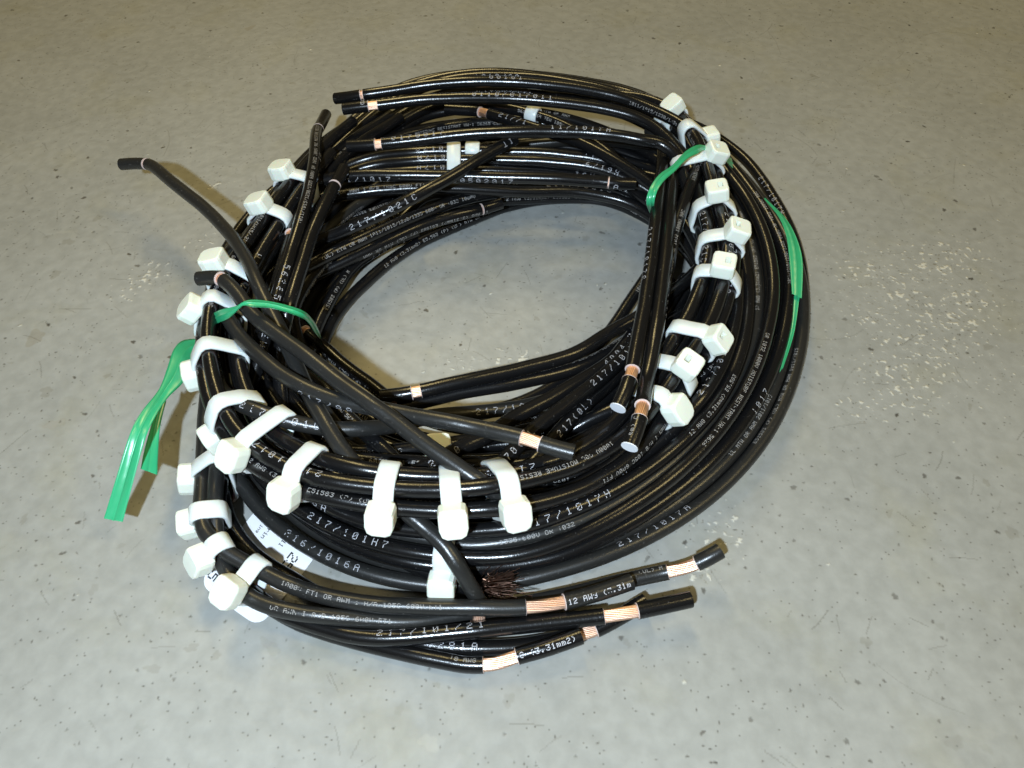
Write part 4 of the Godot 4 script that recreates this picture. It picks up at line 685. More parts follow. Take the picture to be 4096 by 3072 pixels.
	black_wire("black wire in the coil's right front sweep stamped 217, dusty side up", "black wires of the coil", [-77.4, 12.7, 46.7, -71.2, 15.7, 58.7, -64.2, 14.5, 67.6, -55.6, 13.8, 75.4, -45.8, 14.1, 82, -35, 14.7, 87, -23.6, 15.4, 90.3, -11.7, 15.4, 91.6, 0.2, 16.2, 91.6, 11.8, 17.1, 88.5, 22.5, 18, 83.5, 32.6, 18.8, 77.1, 41.9, 19.4, 69.6, 50.3, 19.8, 61.1, 57.6, 19.9, 51.8, 63.9, 20.1, 41.8, 69.2, 20.3, 31.2, 73.6, 20.3, 20.1, 77, 20.5, 8.9, 78.8, 21.1, -2.4, 79.3, 21.6, -13.9, 78.7, 21.6, -25.7, 77, 21.3, -37.7, 73.3, 21.9, -48.8, 70.2, 22.8, -56.5],
		{}, {}, [[56.5, "217/101H7", "d", -10, 1], [175.3, "OR 1032 1000V MOISTURE RESISTANT VW-1 5626", "t", 0, -1]], 0, 48)
	black_wire("black wire hugging the tied bundle along the right front, stamped 1017H", "black wires of the coil", [-67.4, 14.4, 53.4, -60.8, 16.2, 63.4, -52.8, 17.2, 72.5, -43.4, 17.6, 79.7, -32.5, 17.8, 84, -20.9, 18.5, 86.3, -9, 19.8, 87.2, 2.9, 21.6, 86.7, 14.4, 22, 82.6, 25.1, 21.3, 76.5, 35, 21.2, 69.4, 44, 21.7, 61.4, 51.9, 21.6, 52.4, 58.5, 21.6, 42.2, 63.6, 22, 31.1, 67.1, 22.1, 19.6, 69.5, 22, 7.8, 70.6, 21.9, -4.2, 71, 22.2, -16.2, 70.7, 22.9, -28.2, 69.3, 23.1, -40.1, 67.9, 23, -49],
		{}, {}, [[95.1, "217/1017H", "d", 0, 1], [145.2, "12 AWG (3.31mm2) E51583", "t", 10, 1], [215.2, "1/H07", "d", 0, -1]], 0, 49)
	black_wire("black wire lettered 1335 600V in the lower front sweep", "black wires of the coil", [-68.4, 10.8, 52.5, -61.7, 11.6, 61.8, -53.4, 12, 70.1, -43.5, 12.7, 77.2, -32.9, 13.9, 82.9, -21.3, 14.1, 85.9, -9.6, 14.5, 87.9, 2.2, 15.5, 86.8, 13.6, 16.1, 83.6, 24.3, 16.6, 78.4, 34.1, 17.2, 71.6, 43.1, 17.7, 63.8, 51.1, 17.9, 54.9, 58, 17.9, 45.4, 63.7, 18.1, 35.2, 68.4, 18.3, 24.5, 72, 18.3, 13.3, 74.3, 18.1, 1.6, 75.7, 18, -10.2, 75.8, 18, -21.9, 74.2, 18.2, -33.3, 70.9, 18.6, -44.3, 66.4, 18.9, -55.4, 60.9, 18.8, -66.5, 53.7, 18.4, -76.4, 50.1, 18, -81.5],
		{}, {}, [[35, "217A/1017A", "d", 0, 1], [87.4, "1335 600V OR 1032", "t", 0, 1]], 1, 50)
	black_wire("black wire next to the tied bundle at the right, on its outer side", "black wires of the coil", [-61.5, 13.3, 57.3, -54.4, 14.8, 66.1, -46, 16.2, 73.6, -35.5, 16.9, 78.8, -23.8, 15.4, 79.7, -11.9, 15.7, 80.1, -0.1, 15.8, 79, 11.4, 16.1, 75.8, 22.2, 16.9, 70.9, 32.1, 17.3, 64.4, 41.4, 20.4, 57.8, 49.4, 23.5, 49.9, 55.8, 23.3, 39.9, 60.6, 23.8, 29, 64, 24.2, 17.5, 66.2, 24.1, 5.8, 66.7, 24.1, 2.8],
		{}, {}, [[54.1, "205C 600V", "t", 0, 1], [90.2, "217/1017H", "d", 30, 1]], 0, 51)
	black_wire("black wire just inside the coil's outermost rim, low and dusty", "black wires of the coil", [-79.7, 7.7, 36.7, -76.4, 5.8, 47.5, -71.2, 4.1, 57.5, -63.5, 3.5, 66.7, -54.6, 3.1, 74.6, -44.5, 2.8, 80.8, -33.6, 2.4, 85.4, -22, 2.1, 88.1, -10, 2.1, 89.1, 1.9, 2.8, 88, 13.5, 3.9, 85.3, 24.7, 5.2, 81.3, 35.4, 5.8, 75.8, 45.3, 6.6, 69.2, 54.5, 7.2, 61.4, 62.7, 7.5, 52.5, 69.8, 8, 42.7, 75.8, 8.5, 32.3, 80.7, 9, 21.4, 84.7, 9.5, 10, 87.7, 10, -1.6, 89.2, 10.5, -13.5, 89.1, 11.1, -25.4, 87.5, 11.8, -37.3, 84.2, 12.4, -48.9, 79.3, 13.3, -60, 73.4, 14.2, -70.6, 66.6, 15.1, -80.5, 58.8, 15.3, -89.8, 49.9, 15.4, -98, 39.4, 17.1, -103, 31.1, 18.3, -106],
		{}, {}, [[92, "217/1016A", "d", -30, 1], [184.1, "UL MTW OR AWM 2011/1015", "t", 0, 1]], 1, 52)
	black_wire("black wire rounding the back right rim below the top wires", "black wires of the coil", [-74.2, 13.1, -47.6, -70.5, 15, -57.2, -65.3, 16.4, -67.5, -59.3, 17.4, -78, -53, 18.5, -88.2, -45.1, 20, -97, -35.3, 21.5, -103.5, -24.1, 23.1, -106.9, -12.2, 24.3, -107.4, -0.4, 24.8, -106.6, 11.2, 25.4, -104.1, 22.4, 25.9, -100, 33.5, 26, -95.6, 44.1, 25.2, -90.3, 53.6, 24.8, -82.2, 60.8, 23.2, -72.3, 66.8, 20.5, -62.7, 71.8, 18.1, -52.3, 75.4, 16.3, -41.1, 78.1, 15.1, -29.6, 78.7, 14.4, -17.5, 78, 14.2, -5.2, 77.8, 14.2, -2.1],
		{}, {}, [[101.3, "1019/00", "d", 0, 1], [139.2, "1000V OR AWM", "t", 10, 1]], 0, 53)
	black_wire("black wire slanting at the back left, second from the outer rim", "black wires of the coil", [-78.9, 9.9, -33, -75.4, 10.2, -44.8, -71.4, 10.8, -56.1, -66.7, 11.7, -66.9, -59.4, 13.3, -76.1, -51.4, 14.8, -84.9, -44.3, 15.9, -94.3, -34.9, 17.1, -101.6, -23.8, 19, -104.7, -11.8, 19.4, -105.9, 0.2, 19.4, -105.4, 11.9, 19.6, -103.1, 23.4, 19.4, -99.8, 34.4, 19, -95.2, 44.7, 18.3, -89.2, 53.9, 17.2, -81.8, 61.5, 16.5, -72, 66.6, 15.7, -61, 70.2, 14.6, -53.2],
		{}, {}, [[42.5, "A5 0163 15", "t", 0, 1]], 0, 54)
	black_wire("black wire slanting at the back left, third from the outer rim", "black wires of the coil", [-77, 8.2, -28.2, -73, 7.9, -39.4, -68, 8.5, -49.7, -61.4, 9.9, -58.5, -55, 11.1, -68, -49, 11.9, -78.4, -42.6, 12.4, -88.9, -34.9, 12.5, -98.2, -23.7, 13.3, -101.8, -11.8, 14.6, -101.5, 0, 15.4, -98.9, 11.6, 15.6, -96, 22.9, 15.3, -92, 33.6, 14.5, -86.8, 43.7, 13.1, -80.7, 52.2, 12.3, -72.2, 58.2, 12.3, -61.4, 61.2, 12, -56.2],
		{}, {}, [[59.1, "201017", "d", 0, 1]], 0, 55)
	black_wire("black wire standing along the left rim beside the tied bundle", "black wires of the coil", [-81.2, 18.6, 35.8, -84.8, 19.4, 24, -86.4, 20.1, 11.7, -86.5, 19.6, -1, -86.1, 18.5, -13.7, -85.5, 15, -27.4, -83.3, 12, -40.3, -79.6, 10, -52.2, -75.3, 8.8, -63.8, -70.1, 8.8, -74.4, -63.1, 9.9, -83.2, -57.4, 11, -89.3],
		{}, {}, [[40.4, "105C", "t", 0, 1]], 0, 56)
	black_wire("black wire along the left rim under the tied bundle", "black wires of the coil", [-80.9, 11.6, 33.2, -84.8, 12.2, 22.3, -86.7, 13.9, 11, -85.8, 15.6, 0, -83, 15.4, -11.6, -79.6, 13.8, -24.1, -75.5, 12.6, -36, -71.1, 12.2, -47, -66.2, 11.3, -58.5, -60.3, 10.4, -69.3, -53, 9.6, -79.2, -43.3, 9.1, -86.3, -38.2, 9.6, -88.8],
		{}, {}, [[55.6, "21/1017", "d", 0, 1]], 0, 57)
	black_wire("black wire at the far right rim outside the green tie's tail", "black wires of the coil", [49.5, 12.4, -103.5, 61.1, 10.3, -102, 72.3, 8.2, -98.6, 81.5, 6.6, -90.9, 88.2, 5.7, -80.9, 91.8, 5.7, -69.4, 94, 5.9, -57.5, 95.7, 6, -45.5, 96.4, 6, -33.4, 95.9, 5.7, -21.4, 94.3, 5, -9.5, 91.8, 4.7, 2.2, 88.4, 4.5, 13.6, 83.9, 4.2, 24.7, 78, 3.7, 35.4, 71, 3.2, 45.4, 63.3, 2.8, 54.8, 55, 2.3, 63.6, 45.8, 2.1, 71.6, 35.5, 2.1, 78.1, 24.6, 2.1, 83.5, 21.8, 2.1, 84.8],
		{}, {}, [[73.5, "217/1017H", "d", 0, 1]], 0, 58)
	black_wire("black wire low on the left inner wall of the coil", "black wires of the coil", [-76.8, 10.6, 36.4, -79.2, 12.3, 26.2, -81.4, 10.8, 13.1, -81.8, 9.7, 0.2, -79.5, 9.3, -11.6, -75.7, 8.3, -22.8, -70.6, 7.7, -33.5, -64.3, 7, -43.8, -56.7, 6.2, -53.1, -47, 6, -60.2, -36.1, 6.3, -64.5, -24.6, 6.6, -66.9, -18.9, 6.8, -68],
		{}, {}, [], 0, 59)
	black_wire("black wire low under the front cable ties", "black wires of the coil", [-57.5, 7.6, 58.7, -47.8, 8.1, 66.3, -36.8, 8.2, 70.5, -25, 8.4, 72.2, -13, 8, 71.8, -1.2, 7.3, 70.1, 10.2, 6.7, 66.1, 20.8, 6.6, 60.4, 30.3, 7.5, 53.8, 38.7, 8.8, 46.4, 46.2, 10.1, 38.1, 53, 10.9, 29, 59.2, 11.3, 19.1, 64.3, 11, 8.1, 67.9, 9.4, -4.6, 69.8, 8.1, -17.3, 69.8, 9.1, -28.1, 68.1, 10.1, -38.9, 64.8, 11, -49.2],
		{}, {}, [[85, "1230/1335", "t", 0, 1]], 0, 60)
	black_wire("hidden front wire whose end bursts into a frayed copper brush", "black wires of the coil", [-25.8, 6, 88, -20.5, 6, 90.7, -14.9, 6.1, 93.3, -9.2, 6.1, 95.2, -6.2, 6, 95.7],
		{}, {"fray": 1}, [], 0, 61)
	black_wire("plain black wire buried among the coil's other wires, no end showing", "black wires wound inside the coil", [27.5, 5.9, -76.5, 38.6, 4.6, -70.5, 49.2, 2.9, -63.2, 57.2, 2.1, -53.1, 62.6, 2.1, -41.2, 64.4, 2.1, -28.1, 64.3, 2.2, -15.3, 62, 2.5, -3.5, 57.7, 3.2, 7, 52.3, 4.2, 16.3, 47.6, 4.7, 25.4, 42.2, 5.4, 33.6, 35.9, 5.9, 40.8, 28.7, 5.1, 46.7, 20.6, 4, 51.1, 11.9, 3.1, 54.5, 2.5, 2.6, 56.9, -7.5, 2.3, 58.4, -18.2, 2.1, 58.8, -29.4, 2.1, 57.4, -40.7, 2.1, 54, -51.4, 2.1, 48.3, -60.6, 2.2, 40.6, -67.5, 3.5, 30.9, -72.7, 5.3, 20, -77.6, 7, 8.5, -80.1, 6.4, -3.9, -79.2, 5.5, -16.6, -75.2, 5, -29, -69.8, 4, -41.1, -62.8, 2.9, -52.7, -54.4, 2.1, -63.9, -44.6, 2.1, -74.7, -32.8, 2.4, -83.9, -19.1, 3.3, -90, -4.3, 4.8, -92.2, 11, 6.2, -91.4, 26.1, 8.2, -88.3, 40.4, 8.5, -81.7, 54, 6.7, -73.6, 64.7, 4.9, -62.6, 72.2, 3.1, -49.9, 75.4, 2.1, -35.9, 75.3, 2.1, -22.1, 72.3, 3.2, -9.4, 67.6, 3.5, -1.2],
		{}, {}, [], 0, 62)
	black_wire("plain black wire buried among the coil's other wires, no end showing", "black wires wound inside the coil", [72.6, 4.7, -1.6, 70.6, 7.3, 11.3, 67.3, 9.8, 23.5, 61.1, 12.2, 33.9, 53.7, 14, 43.6, 46, 14.2, 52.9, 36.9, 12.8, 60.5, 26.8, 11.9, 66.8, 15.8, 11.7, 71.8, 3.9, 11.6, 75, -8.8, 12.3, 76.4, -22.1, 13.9, 75.6, -35.5, 16.3, 72.2, -48.5, 17.1, 66.4, -59.7, 16.8, 57.3, -68.1, 15.2, 45.6, -75.7, 15.7, 33.3, -83.3, 17.7, 20.8, -90.3, 16.2, 7.6, -92.8, 14.2, -7, -92.5, 12.9, -22.2, -89.2, 12.4, -37.5, -83, 12.6, -52.4, -73.5, 12.1, -66, -61.9, 9.7, -78.9, -49.2, 7.4, -91.8, -33.8, 5.8, -101.4, -16.2, 5, -106.4, 1.9, 4.9, -106.7, 19.6, 5.3, -104.3, 36.6, 6.1, -98.5, 51.7, 7, -88.9, 65.5, 8.2, -77.7, 75.8, 9.1, -63, 82.7, 9.2, -46.4, 85.2, 9.9, -28.6, 84.7, 11.2, -11.1, 81.1, 11.9, 6.2, 77.9, 12, 14.9],
		{}, {}, [], 0, 63)
	black_wire("plain black wire buried among the coil's other wires, no end showing", "black wires wound inside the coil", [-51.2, 2.1, 41, -61, 3.8, 33.3, -67.1, 2.1, 24, -70.4, 2.1, 13, -70.9, 2.1, 1.2, -69, 2.1, -10.8, -64.3, 2.1, -22.2, -60.3, 2.1, -33.6, -56.8, 2.1, -45.2, -50.2, 2.1, -55.8, -41.8, 2.1, -66.1, -31.2, 2.2, -75.1, -18.5, 2.4, -81.9, -4, 2.9, -85.7, 11.4, 3.6, -87, 27.3, 4.8, -86.2, 43, 5.4, -82.9, 57.5, 4.7, -76.4, 69.7, 3.2, -66.1, 78.7, 2.2, -53.1, 83.8, 2.1, -38.1, 85.6, 2.1, -22.5, 84.4, 2.1, -7.3, 81.4, 2.1, 6.8, 76.8, 2.1, 19.7, 70.3, 2.6, 31.1, 62.4, 4, 41, 53.3, 5.4, 49.6, 43.1, 4.8, 57, 32.4, 3.2, 63.4, 21.1, 2.3, 68.6, 9, 2.1, 71.9, -3.7, 2.1, 73.7, -16.6, 2.1, 73.9, -29.4, 2.1, 71.8, -41.4, 2.1, 67.2, -52, 2.1, 60.3, -61, 2.1, 51.7, -67.3, 2.1, 41.3, -71.8, 2.1, 29.8, -74.1, 2.1, 17.5, -74.8, 2.1, 4.6, -73.7, 2.1, -8.2, -69.6, 2.1, -20.4, -61.8, 2.1, -31.3, -54.3, 2.1, -40.3],
		{}, {}, [], 0, 64)
	black_wire("plain black wire buried among the coil's other wires, no end showing", "black wires wound inside the coil", [-33.3, 2.1, -63.9, -22.8, 2.1, -70.2, -11.2, 2.1, -74.9, 1.6, 2.1, -77.6, 15, 2.1, -78.7, 28.6, 2.1, -77.2, 41.6, 2.1, -72.6, 53, 2.1, -64.8, 61.7, 2.1, -54, 67.1, 2.1, -41.2, 68.3, 2.1, -26.9, 68.4, 2.1, -13, 69.3, 2.1, 0.8, 65.9, 2.1, 13.4, 60.9, 2.1, 25.1, 57.6, 2.1, 37.3, 54.6, 2.1, 49.2, 48.1, 2.1, 59.5, 39.7, 2.1, 68.6, 29.2, 2.1, 75.6, 16.9, 2.1, 80.8, 3.1, 2.1, 84, -11.7, 2.1, 85.1, -26.8, 2.1, 83.2, -41.3, 2.1, 78.1, -54.3, 2.3, 70, -65, 2.8, 59.4, -72.9, 3.5, 46.9, -79.1, 5, 33.6, -86.2, 5.1, 20.3, -91.7, 3.1, 6.4, -93.9, 2.1, -8.5, -92.9, 2.1, -24, -88.1, 2.1, -39.2, -80.1, 2.1, -53.4, -69.7, 2.1, -66.2, -57.7, 2.1, -77.9, -43.8, 2.1, -87.6, -31.8, 2.1, -92.5],
		{}, {}, [], 1, 65)
	black_wire("plain black wire buried among the coil's other wires, no end showing", "black wires wound inside the coil", [65.3, 2.1, 1.2, 66.5, 5.4, 14.4, 64, 7.5, 26.5, 59.1, 8.9, 36.7, 51, 10.7, 43.9, 41.7, 11.2, 49.1, 31.8, 11.4, 53.3, 21.9, 11.1, 56.4, 11.7, 11.8, 58.3, 1.6, 9.8, 59.1, -8.5, 8, 59, -18.7, 6.8, 57.7, -28.8, 6.2, 55, -38.5, 6.1, 50.6, -47.2, 6.3, 44.1, -54.3, 6.8, 35.8, -60.1, 7.3, 26.3, -64.5, 7.7, 16, -66.8, 9.1, 5, -65.9, 12.5, -5.8, -63, 11.6, -16.7, -57.7, 9.3, -25.8, -51.7, 7.4, -34.2, -45.1, 5.9, -41.9, -38.1, 4.8, -49.4, -30.2, 4.3, -56.6, -21.1, 4.6, -62.9, -10.9, 5.2, -68.2, 0.3, 5.8, -71.9, 12.5, 6.5, -73.7, 25.5, 7.6, -72.9, 38.2, 9.1, -68.8, 50.5, 11.1, -62.3, 61, 13.6, -52.7, 69.7, 14.6, -40.9, 74.5, 14.2, -27.4, 74.4, 12.6, -13.9, 71.5, 11.1, -1, 67.1, 9.7, 10.8, 61.5, 9, 21.3, 55.1, 8.1, 30.6, 47.9, 6.8, 39, 41.2, 6.4, 48.1, 33.5, 6.2, 56.2, 27.6, 6.2, 62],
		{}, {}, [], 0, 66)
	black_wire("plain black wire buried among the coil's other wires, no end showing", "black wires wound inside the coil", [-28.5, 9.4, -85, -14.1, 9, -90.9, 1.1, 8.3, -94.4, 16.9, 7.4, -94.8, 32.7, 7.1, -91.8, 47.5, 7.4, -85, 61.5, 7.7, -76.1, 71.8, 7, -63, 79.2, 6.4, -48, 82.5, 5.9, -31.9, 83.3, 5.5, -16.4, 81.3, 5.1, -1.8, 77.2, 4.8, 11.5, 71.6, 4.7, 23.4, 64.3, 5.2, 33.7, 55.9, 6.2, 42.5, 46.8, 6.7, 50.4, 37.5, 7.7, 57.6, 27.3, 9.4, 62.6, 16.1, 10, 65.2, 4.7, 10.1, 66.4, -6.8, 9.2, 66.8, -18.4, 8.7, 65.7, -29.7, 8.8, 62.7, -40.5, 9.4, 57.8, -50.2, 10, 50.9, -58.2, 10.6, 42.1, -64.4, 11.5, 32.1, -68.6, 12.9, 21, -69.8, 14.6, 9, -69.7, 12.8, -3.4, -67.5, 10.4, -15, -62.3, 8.2, -25.1, -56.3, 6.3, -34.3, -49.7, 4.7, -42.8, -42.6, 3.5, -50.6, -34.7, 2.8, -58, -25.7, 2.4, -64.2, -15.7, 2.1, -69.2, -10.5, 2.1, -71],
		{}, {}, [], 0, 67)
	black_wire("plain black wire buried among the coil's other wires, no end showing", "black wires wound inside the coil", [-79.6, 13.5, -10, -78.1, 17.7, -22.4, -76.9, 19.4, -35.9, -73, 19.6, -48.3, -65.2, 17.4, -59.1, -55.1, 16.9, -69.3, -44.5, 15.1, -80, -32, 13.4, -88.9, -17.6, 12.3, -94.7, -2.2, 11.7, -96.6, 13.2, 11.4, -95.6, 28.4, 10.8, -91.8, 42.6, 10.2, -84.6, 55.5, 10, -75, 65.7, 10.5, -62.1, 73.8, 11.8, -48, 77.6, 11.5, -32.9, 78.2, 10.7, -17.9, 76.2, 11, -3.7, 73.2, 13.2, 9.3, 67.8, 14.9, 20.3, 59.7, 14.6, 29, 50.9, 14.1, 36.2, 41.5, 13.7, 42, 31.7, 16, 46.1, 22, 14.5, 49.6, 13.2, 11.1, 52.7, 4.2, 8.9, 53.5, -4.8, 7.4, 53.3, -13.8, 6.4, 52.5, -22.9, 5.9, 50.7, -32.1, 6, 47.8, -41, 6.9, 43.4, -49, 8.5, 37, -56.2, 10.5, 29.4, -62.2, 12.9, 20.9, -65.3, 14.9, 10.9, -64.3, 14.6, 0.1, -61.1, 14.3, -10.4, -55.8, 14, -19.5, -48.8, 12.7, -26.9, -41.3, 11.9, -33.4, -33.1, 11.3, -39.2],
		{}, {}, [], 0, 68)
	black_wire("plain black wire buried among the coil's other wires, no end showing", "black wires wound inside the coil", [-54.4, 8.3, 41.6, -60.9, 9.5, 31.3, -66.3, 9.9, 20.2, -70.6, 11.3, 8.5, -73.1, 11, -3.9, -71.8, 9.8, -16.2, -68.7, 10, -28.3, -64.1, 10.4, -40.4, -58, 10.4, -52.3, -50.7, 10.3, -64.6, -41.7, 10.3, -76.8, -30.3, 8.8, -87.5, -16.4, 7.2, -94.8, -0.8, 5.9, -97.9, 15.5, 4.9, -98.1, 31.9, 4.3, -95.1, 47.3, 4.2, -88.1, 62, 4.5, -79.1, 73.7, 5.1, -66.4, 81.8, 5.4, -51.2, 86.3, 5.7, -35, 87.5, 5.7, -18.7, 86.1, 5.8, -3.2, 82.3, 5.7, 11.2, 77, 5.5, 24.2, 70.4, 5.5, 36, 62.3, 5.6, 46.3, 52.9, 5.8, 54.9, 42.1, 6.1, 61.4, 30.2, 7, 65.4, 18.4, 8.4, 68.6, 6.3, 10.2, 70.3, -6, 11.4, 70.2, -18.3, 10.8, 69.1, -30.3, 9.7, 66.5, -41.4, 8.7, 61.8, -51.1, 7.8, 54.7, -58.7, 7.5, 45.4, -64.5, 7.5, 34.9, -68.3, 7.1, 23.2, -70.8, 5.9, 11.1, -71.7, 5.8, -1.4, -69.9, 5.8, -13.5, -66, 5.9, -24.6, -60.7, 5.9, -34.8, -54.2, 4.6, -44.2, -47, 2.1, -52.8],
		{}, {}, [], 0, 69)
	black_wire("plain black wire buried among the coil's other wires, no end showing", "black wires wound inside the coil", [-76.4, 5, 21.2, -76.5, 4.7, 7.7, -75.5, 5.7, -5.6, -72.7, 5.9, -18.2, -67.9, 6.2, -29.9, -61.7, 7.1, -40.7, -54.4, 8.5, -50.8, -46.4, 9.6, -60.8, -36.6, 7.6, -69.6, -24.8, 5.7, -76.2, -11.5, 4.3, -80.5, 2.7, 3.5, -82.5, 17.2, 3.3, -82.9, 31.6, 3.6, -80.3, 45.1, 4.3, -74.5, 56.8, 5.1, -65.1, 66.8, 5.5, -53.3, 75.3, 5.8, -40.4, 78.5, 4.3, -26.1, 77.2, 3, -12.1, 74.2, 2.1, 1.2, 69.9, 2.9, 13.6, 64.2, 3.9, 24.8, 57.4, 5.4, 34.8, 50, 4.1, 43.8, 41.9, 3.1, 52, 32.6, 2.8, 58.9, 22.2, 4.1, 64.5, 11.1, 5.5, 69.8, -1, 6.2, 74, -14.1, 7.1, 76.1, -27.6, 8.2, 75.9, -41, 9.9, 72.7, -52.9, 10.8, 65.5, -62, 10.1, 55.1, -69.1, 9.8, 43.2, -75, 9.2, 30.6, -81.2, 7.4, 18.1, -88.4, 5.2, 5.8, -90.6, 4, -8.3, -89.5, 3.7, -22.7, -85.2, 4.2, -36.5, -77.7, 5, -49.4, -67.2, 5.4, -60.7, -60.7, 4.9, -65.2],
		{}, {}, [], 1, 70)
	black_wire("plain black wire buried among the coil's other wires, no end showing", "black wires wound inside the coil", [17.9, 6, 57.2, 8.7, 4.5, 59.4, -1.3, 3.6, 61.5, -11.9, 2.9, 62.7, -23.2, 2.4, 62.4, -34.8, 2.1, 60.2, -46.2, 2.1, 55.9, -56.3, 3.1, 49.3, -64.5, 4.7, 40.5, -71, 6.5, 30.3, -75.5, 8.7, 18.6, -76.5, 9.8, 5.3, -76.7, 10.5, -8.3, -75.3, 11.3, -22.2, -71.8, 10.7, -35.7, -65, 8.5, -48, -57.9, 6.1, -60.6, -50.6, 5.5, -74, -39.9, 5.8, -85.9, -26.2, 5.2, -95.1, -10.4, 4.2, -100.3, 6.5, 3.3, -101.8, 23.7, 2.6, -100.5, 40.6, 2.2, -95.4, 56.3, 2.1, -86.9, 69.9, 2.1, -75, 80.3, 2.1, -60.3, 87.2, 2.1, -43.6, 89.1, 2.1, -25.8, 88.3, 2.1, -9.4, 85.8, 2.1, 5.6, 81.2, 2.1, 19.3, 75.3, 2.1, 31.6, 68.2, 2.2, 42.7, 59.8, 3.2, 52.8, 50.1, 4.8, 61.4, 38.8, 5.7, 68.2, 26.9, 4.9, 73.8, 14.6, 4.2, 78, 1.8, 4, 80.6, -11.3, 4.3, 81.4, -24.1, 5, 79.8, -36.2, 5.6, 75.3, -46.6, 4.7, 67.9, -56, 5, 58.8, -60.3, 6.5, 53.6],
		{}, {}, [], 0, 71)
	black_wire("plain black wire buried among the coil's other wires, no end showing", "black wires wound inside the coil", [79.4, 10.7, -0.8, 76.2, 11.4, 11.7, 71.3, 12, 24.2, 65, 11.8, 35, 57.1, 11.2, 43.7, 47.8, 10.6, 50.4, 37.5, 10.8, 55.2, 26.9, 10.5, 58.9, 16.3, 9.8, 61.3, 5.7, 8.6, 62.7, -4.9, 7.7, 63.1, -15.6, 7.4, 62.3, -26.2, 7.7, 59.8, -36.4, 8.7, 55.6, -45.9, 10.3, 49.5, -54.2, 12.3, 41.6, -61.3, 14.3, 32.5, -67.1, 16.4, 22.5, -71.2, 17.9, 11.5, -72.3, 18.6, -0.2, -68.6, 15.4, -10.8, -64.3, 14.2, -22.3, -59, 13.9, -33, -53.2, 12.8, -43.4, -46.6, 11.3, -53.3, -38.9, 10.3, -63, -29.2, 9.7, -71.5, -17.7, 9.2, -78.4, -4.6, 9.4, -82.5, 9.7, 10.3, -84.2, 24.7, 12.1, -83.3, 39.5, 14.4, -78.9, 54.5, 15, -73.1, 67.5, 12.8, -64.1, 76.5, 11.8, -51.5, 81, 10.5, -36.7, 82.1, 9.4, -21.1, 81.4, 8.7, -5.9, 79.7, 8.2, 8.4, 75.8, 8.7, 21.4, 70.7, 9.2, 33.5, 64.2, 9.3, 44.6, 56.1, 9.3, 54.7, 46.5, 9.4, 63.4, 35.6, 9.6, 70.5, 23.2, 10.2, 75.4, 9.9, 11.3, 77.7],
		{}, {}, [], 1, 72)
	black_wire("plain black wire buried among the coil's other wires, no end showing", "black wires wound inside the coil", [-63.5, 2.1, 6.1, -62.8, 2.4, -3.8, -59.4, 2.9, -13.2, -54.2, 3.7, -21.5, -48.9, 5, -29, -42.8, 7.3, -35.5, -36.6, 10, -42, -30.3, 10.9, -49.6, -22.6, 7.4, -55.6, -13.7, 4.2, -61.5, -3.4, 3.1, -66.8, 8.4, 3.2, -70.1, 21.4, 3.8, -70.7, 34.4, 4.8, -67.7, 47, 6, -62, 58, 5.8, -53.5, 66.4, 5.9, -42.5, 71.5, 6.1, -29.9, 73.4, 7.1, -16.9, 71.2, 7.4, -4.2, 66.5, 6.8, 7.5, 61.4, 5.4, 18.8, 56.4, 4.4, 29.1, 50, 3.2, 38.2, 42.4, 2.5, 46.3, 34, 2.3, 53.3, 24.8, 2.2, 59.1, 15.2, 2.5, 64.1, 4.9, 3.1, 67.7, -5.9, 4, 69.5, -17, 5.2, 69.3, -28, 5.9, 66.4, -38.5, 5.7, 60.9, -47.9, 5.8, 53.1, -55.7, 5.9, 43.6, -61.6, 6.1, 32.9, -65.4, 5, 21.5, -67.4, 4, 9.9, -67, 3.3, -1.7, -64.4, 2.8, -12.6, -60, 2.4, -22.1, -55.1, 2.2, -30.6, -49.6, 2.1, -37.8, -48.2, 2.1, -39.4],
		{}, {}, [], 0, 73)
	black_wire("plain black wire buried among the coil's other wires, no end showing", "black wires wound inside the coil", [73.7, 6.4, -34.5, 77.1, 7, -19.8, 77.2, 7, -5.2, 75.1, 7.6, 8.6, 71.7, 8.2, 21.3, 66.7, 8.3, 33.1, 60.2, 8.3, 43.8, 52, 9.3, 53.2, 42.5, 9.9, 61.6, 31.6, 8.9, 68.3, 19.9, 7.6, 73.5, 7.5, 7.6, 77.7, -5.3, 8.5, 79.9, -18.3, 10.2, 79.6, -30.9, 12.2, 76.1, -42.4, 13.2, 69, -52.4, 15.5, 59.5, -61.9, 18, 49.5, -68.9, 17.4, 37.8, -74.1, 17.2, 25.3, -77.5, 17.5, 12.4, -78.1, 18.4, -0.8, -75, 18, -13.4, -68.6, 15.3, -24.3, -61.7, 11.4, -33.9, -53.2, 9.2, -41.6, -44.1, 8.4, -48.2, -34.9, 8.2, -53.9, -25.4, 8.2, -58.7, -15.4, 7.9, -62.3, -4.8, 6.7, -64.5, 6.3, 5.4, -66.2, 18.1, 5, -66.8, 30.1, 5.5, -65, 41.6, 6.9, -60.4, 51.6, 9, -52.9, 59.2, 11.4, -42.8, 63.8, 11.3, -31.1, 65.2, 11.5, -18.7, 64.1, 15.3, -7.2, 60.2, 15.9, 3.3, 54, 11.5, 11.4, 47.9, 6.9, 18.3, 42.6, 2.1, 25.2],
		{}, {}, [], 0, 74)
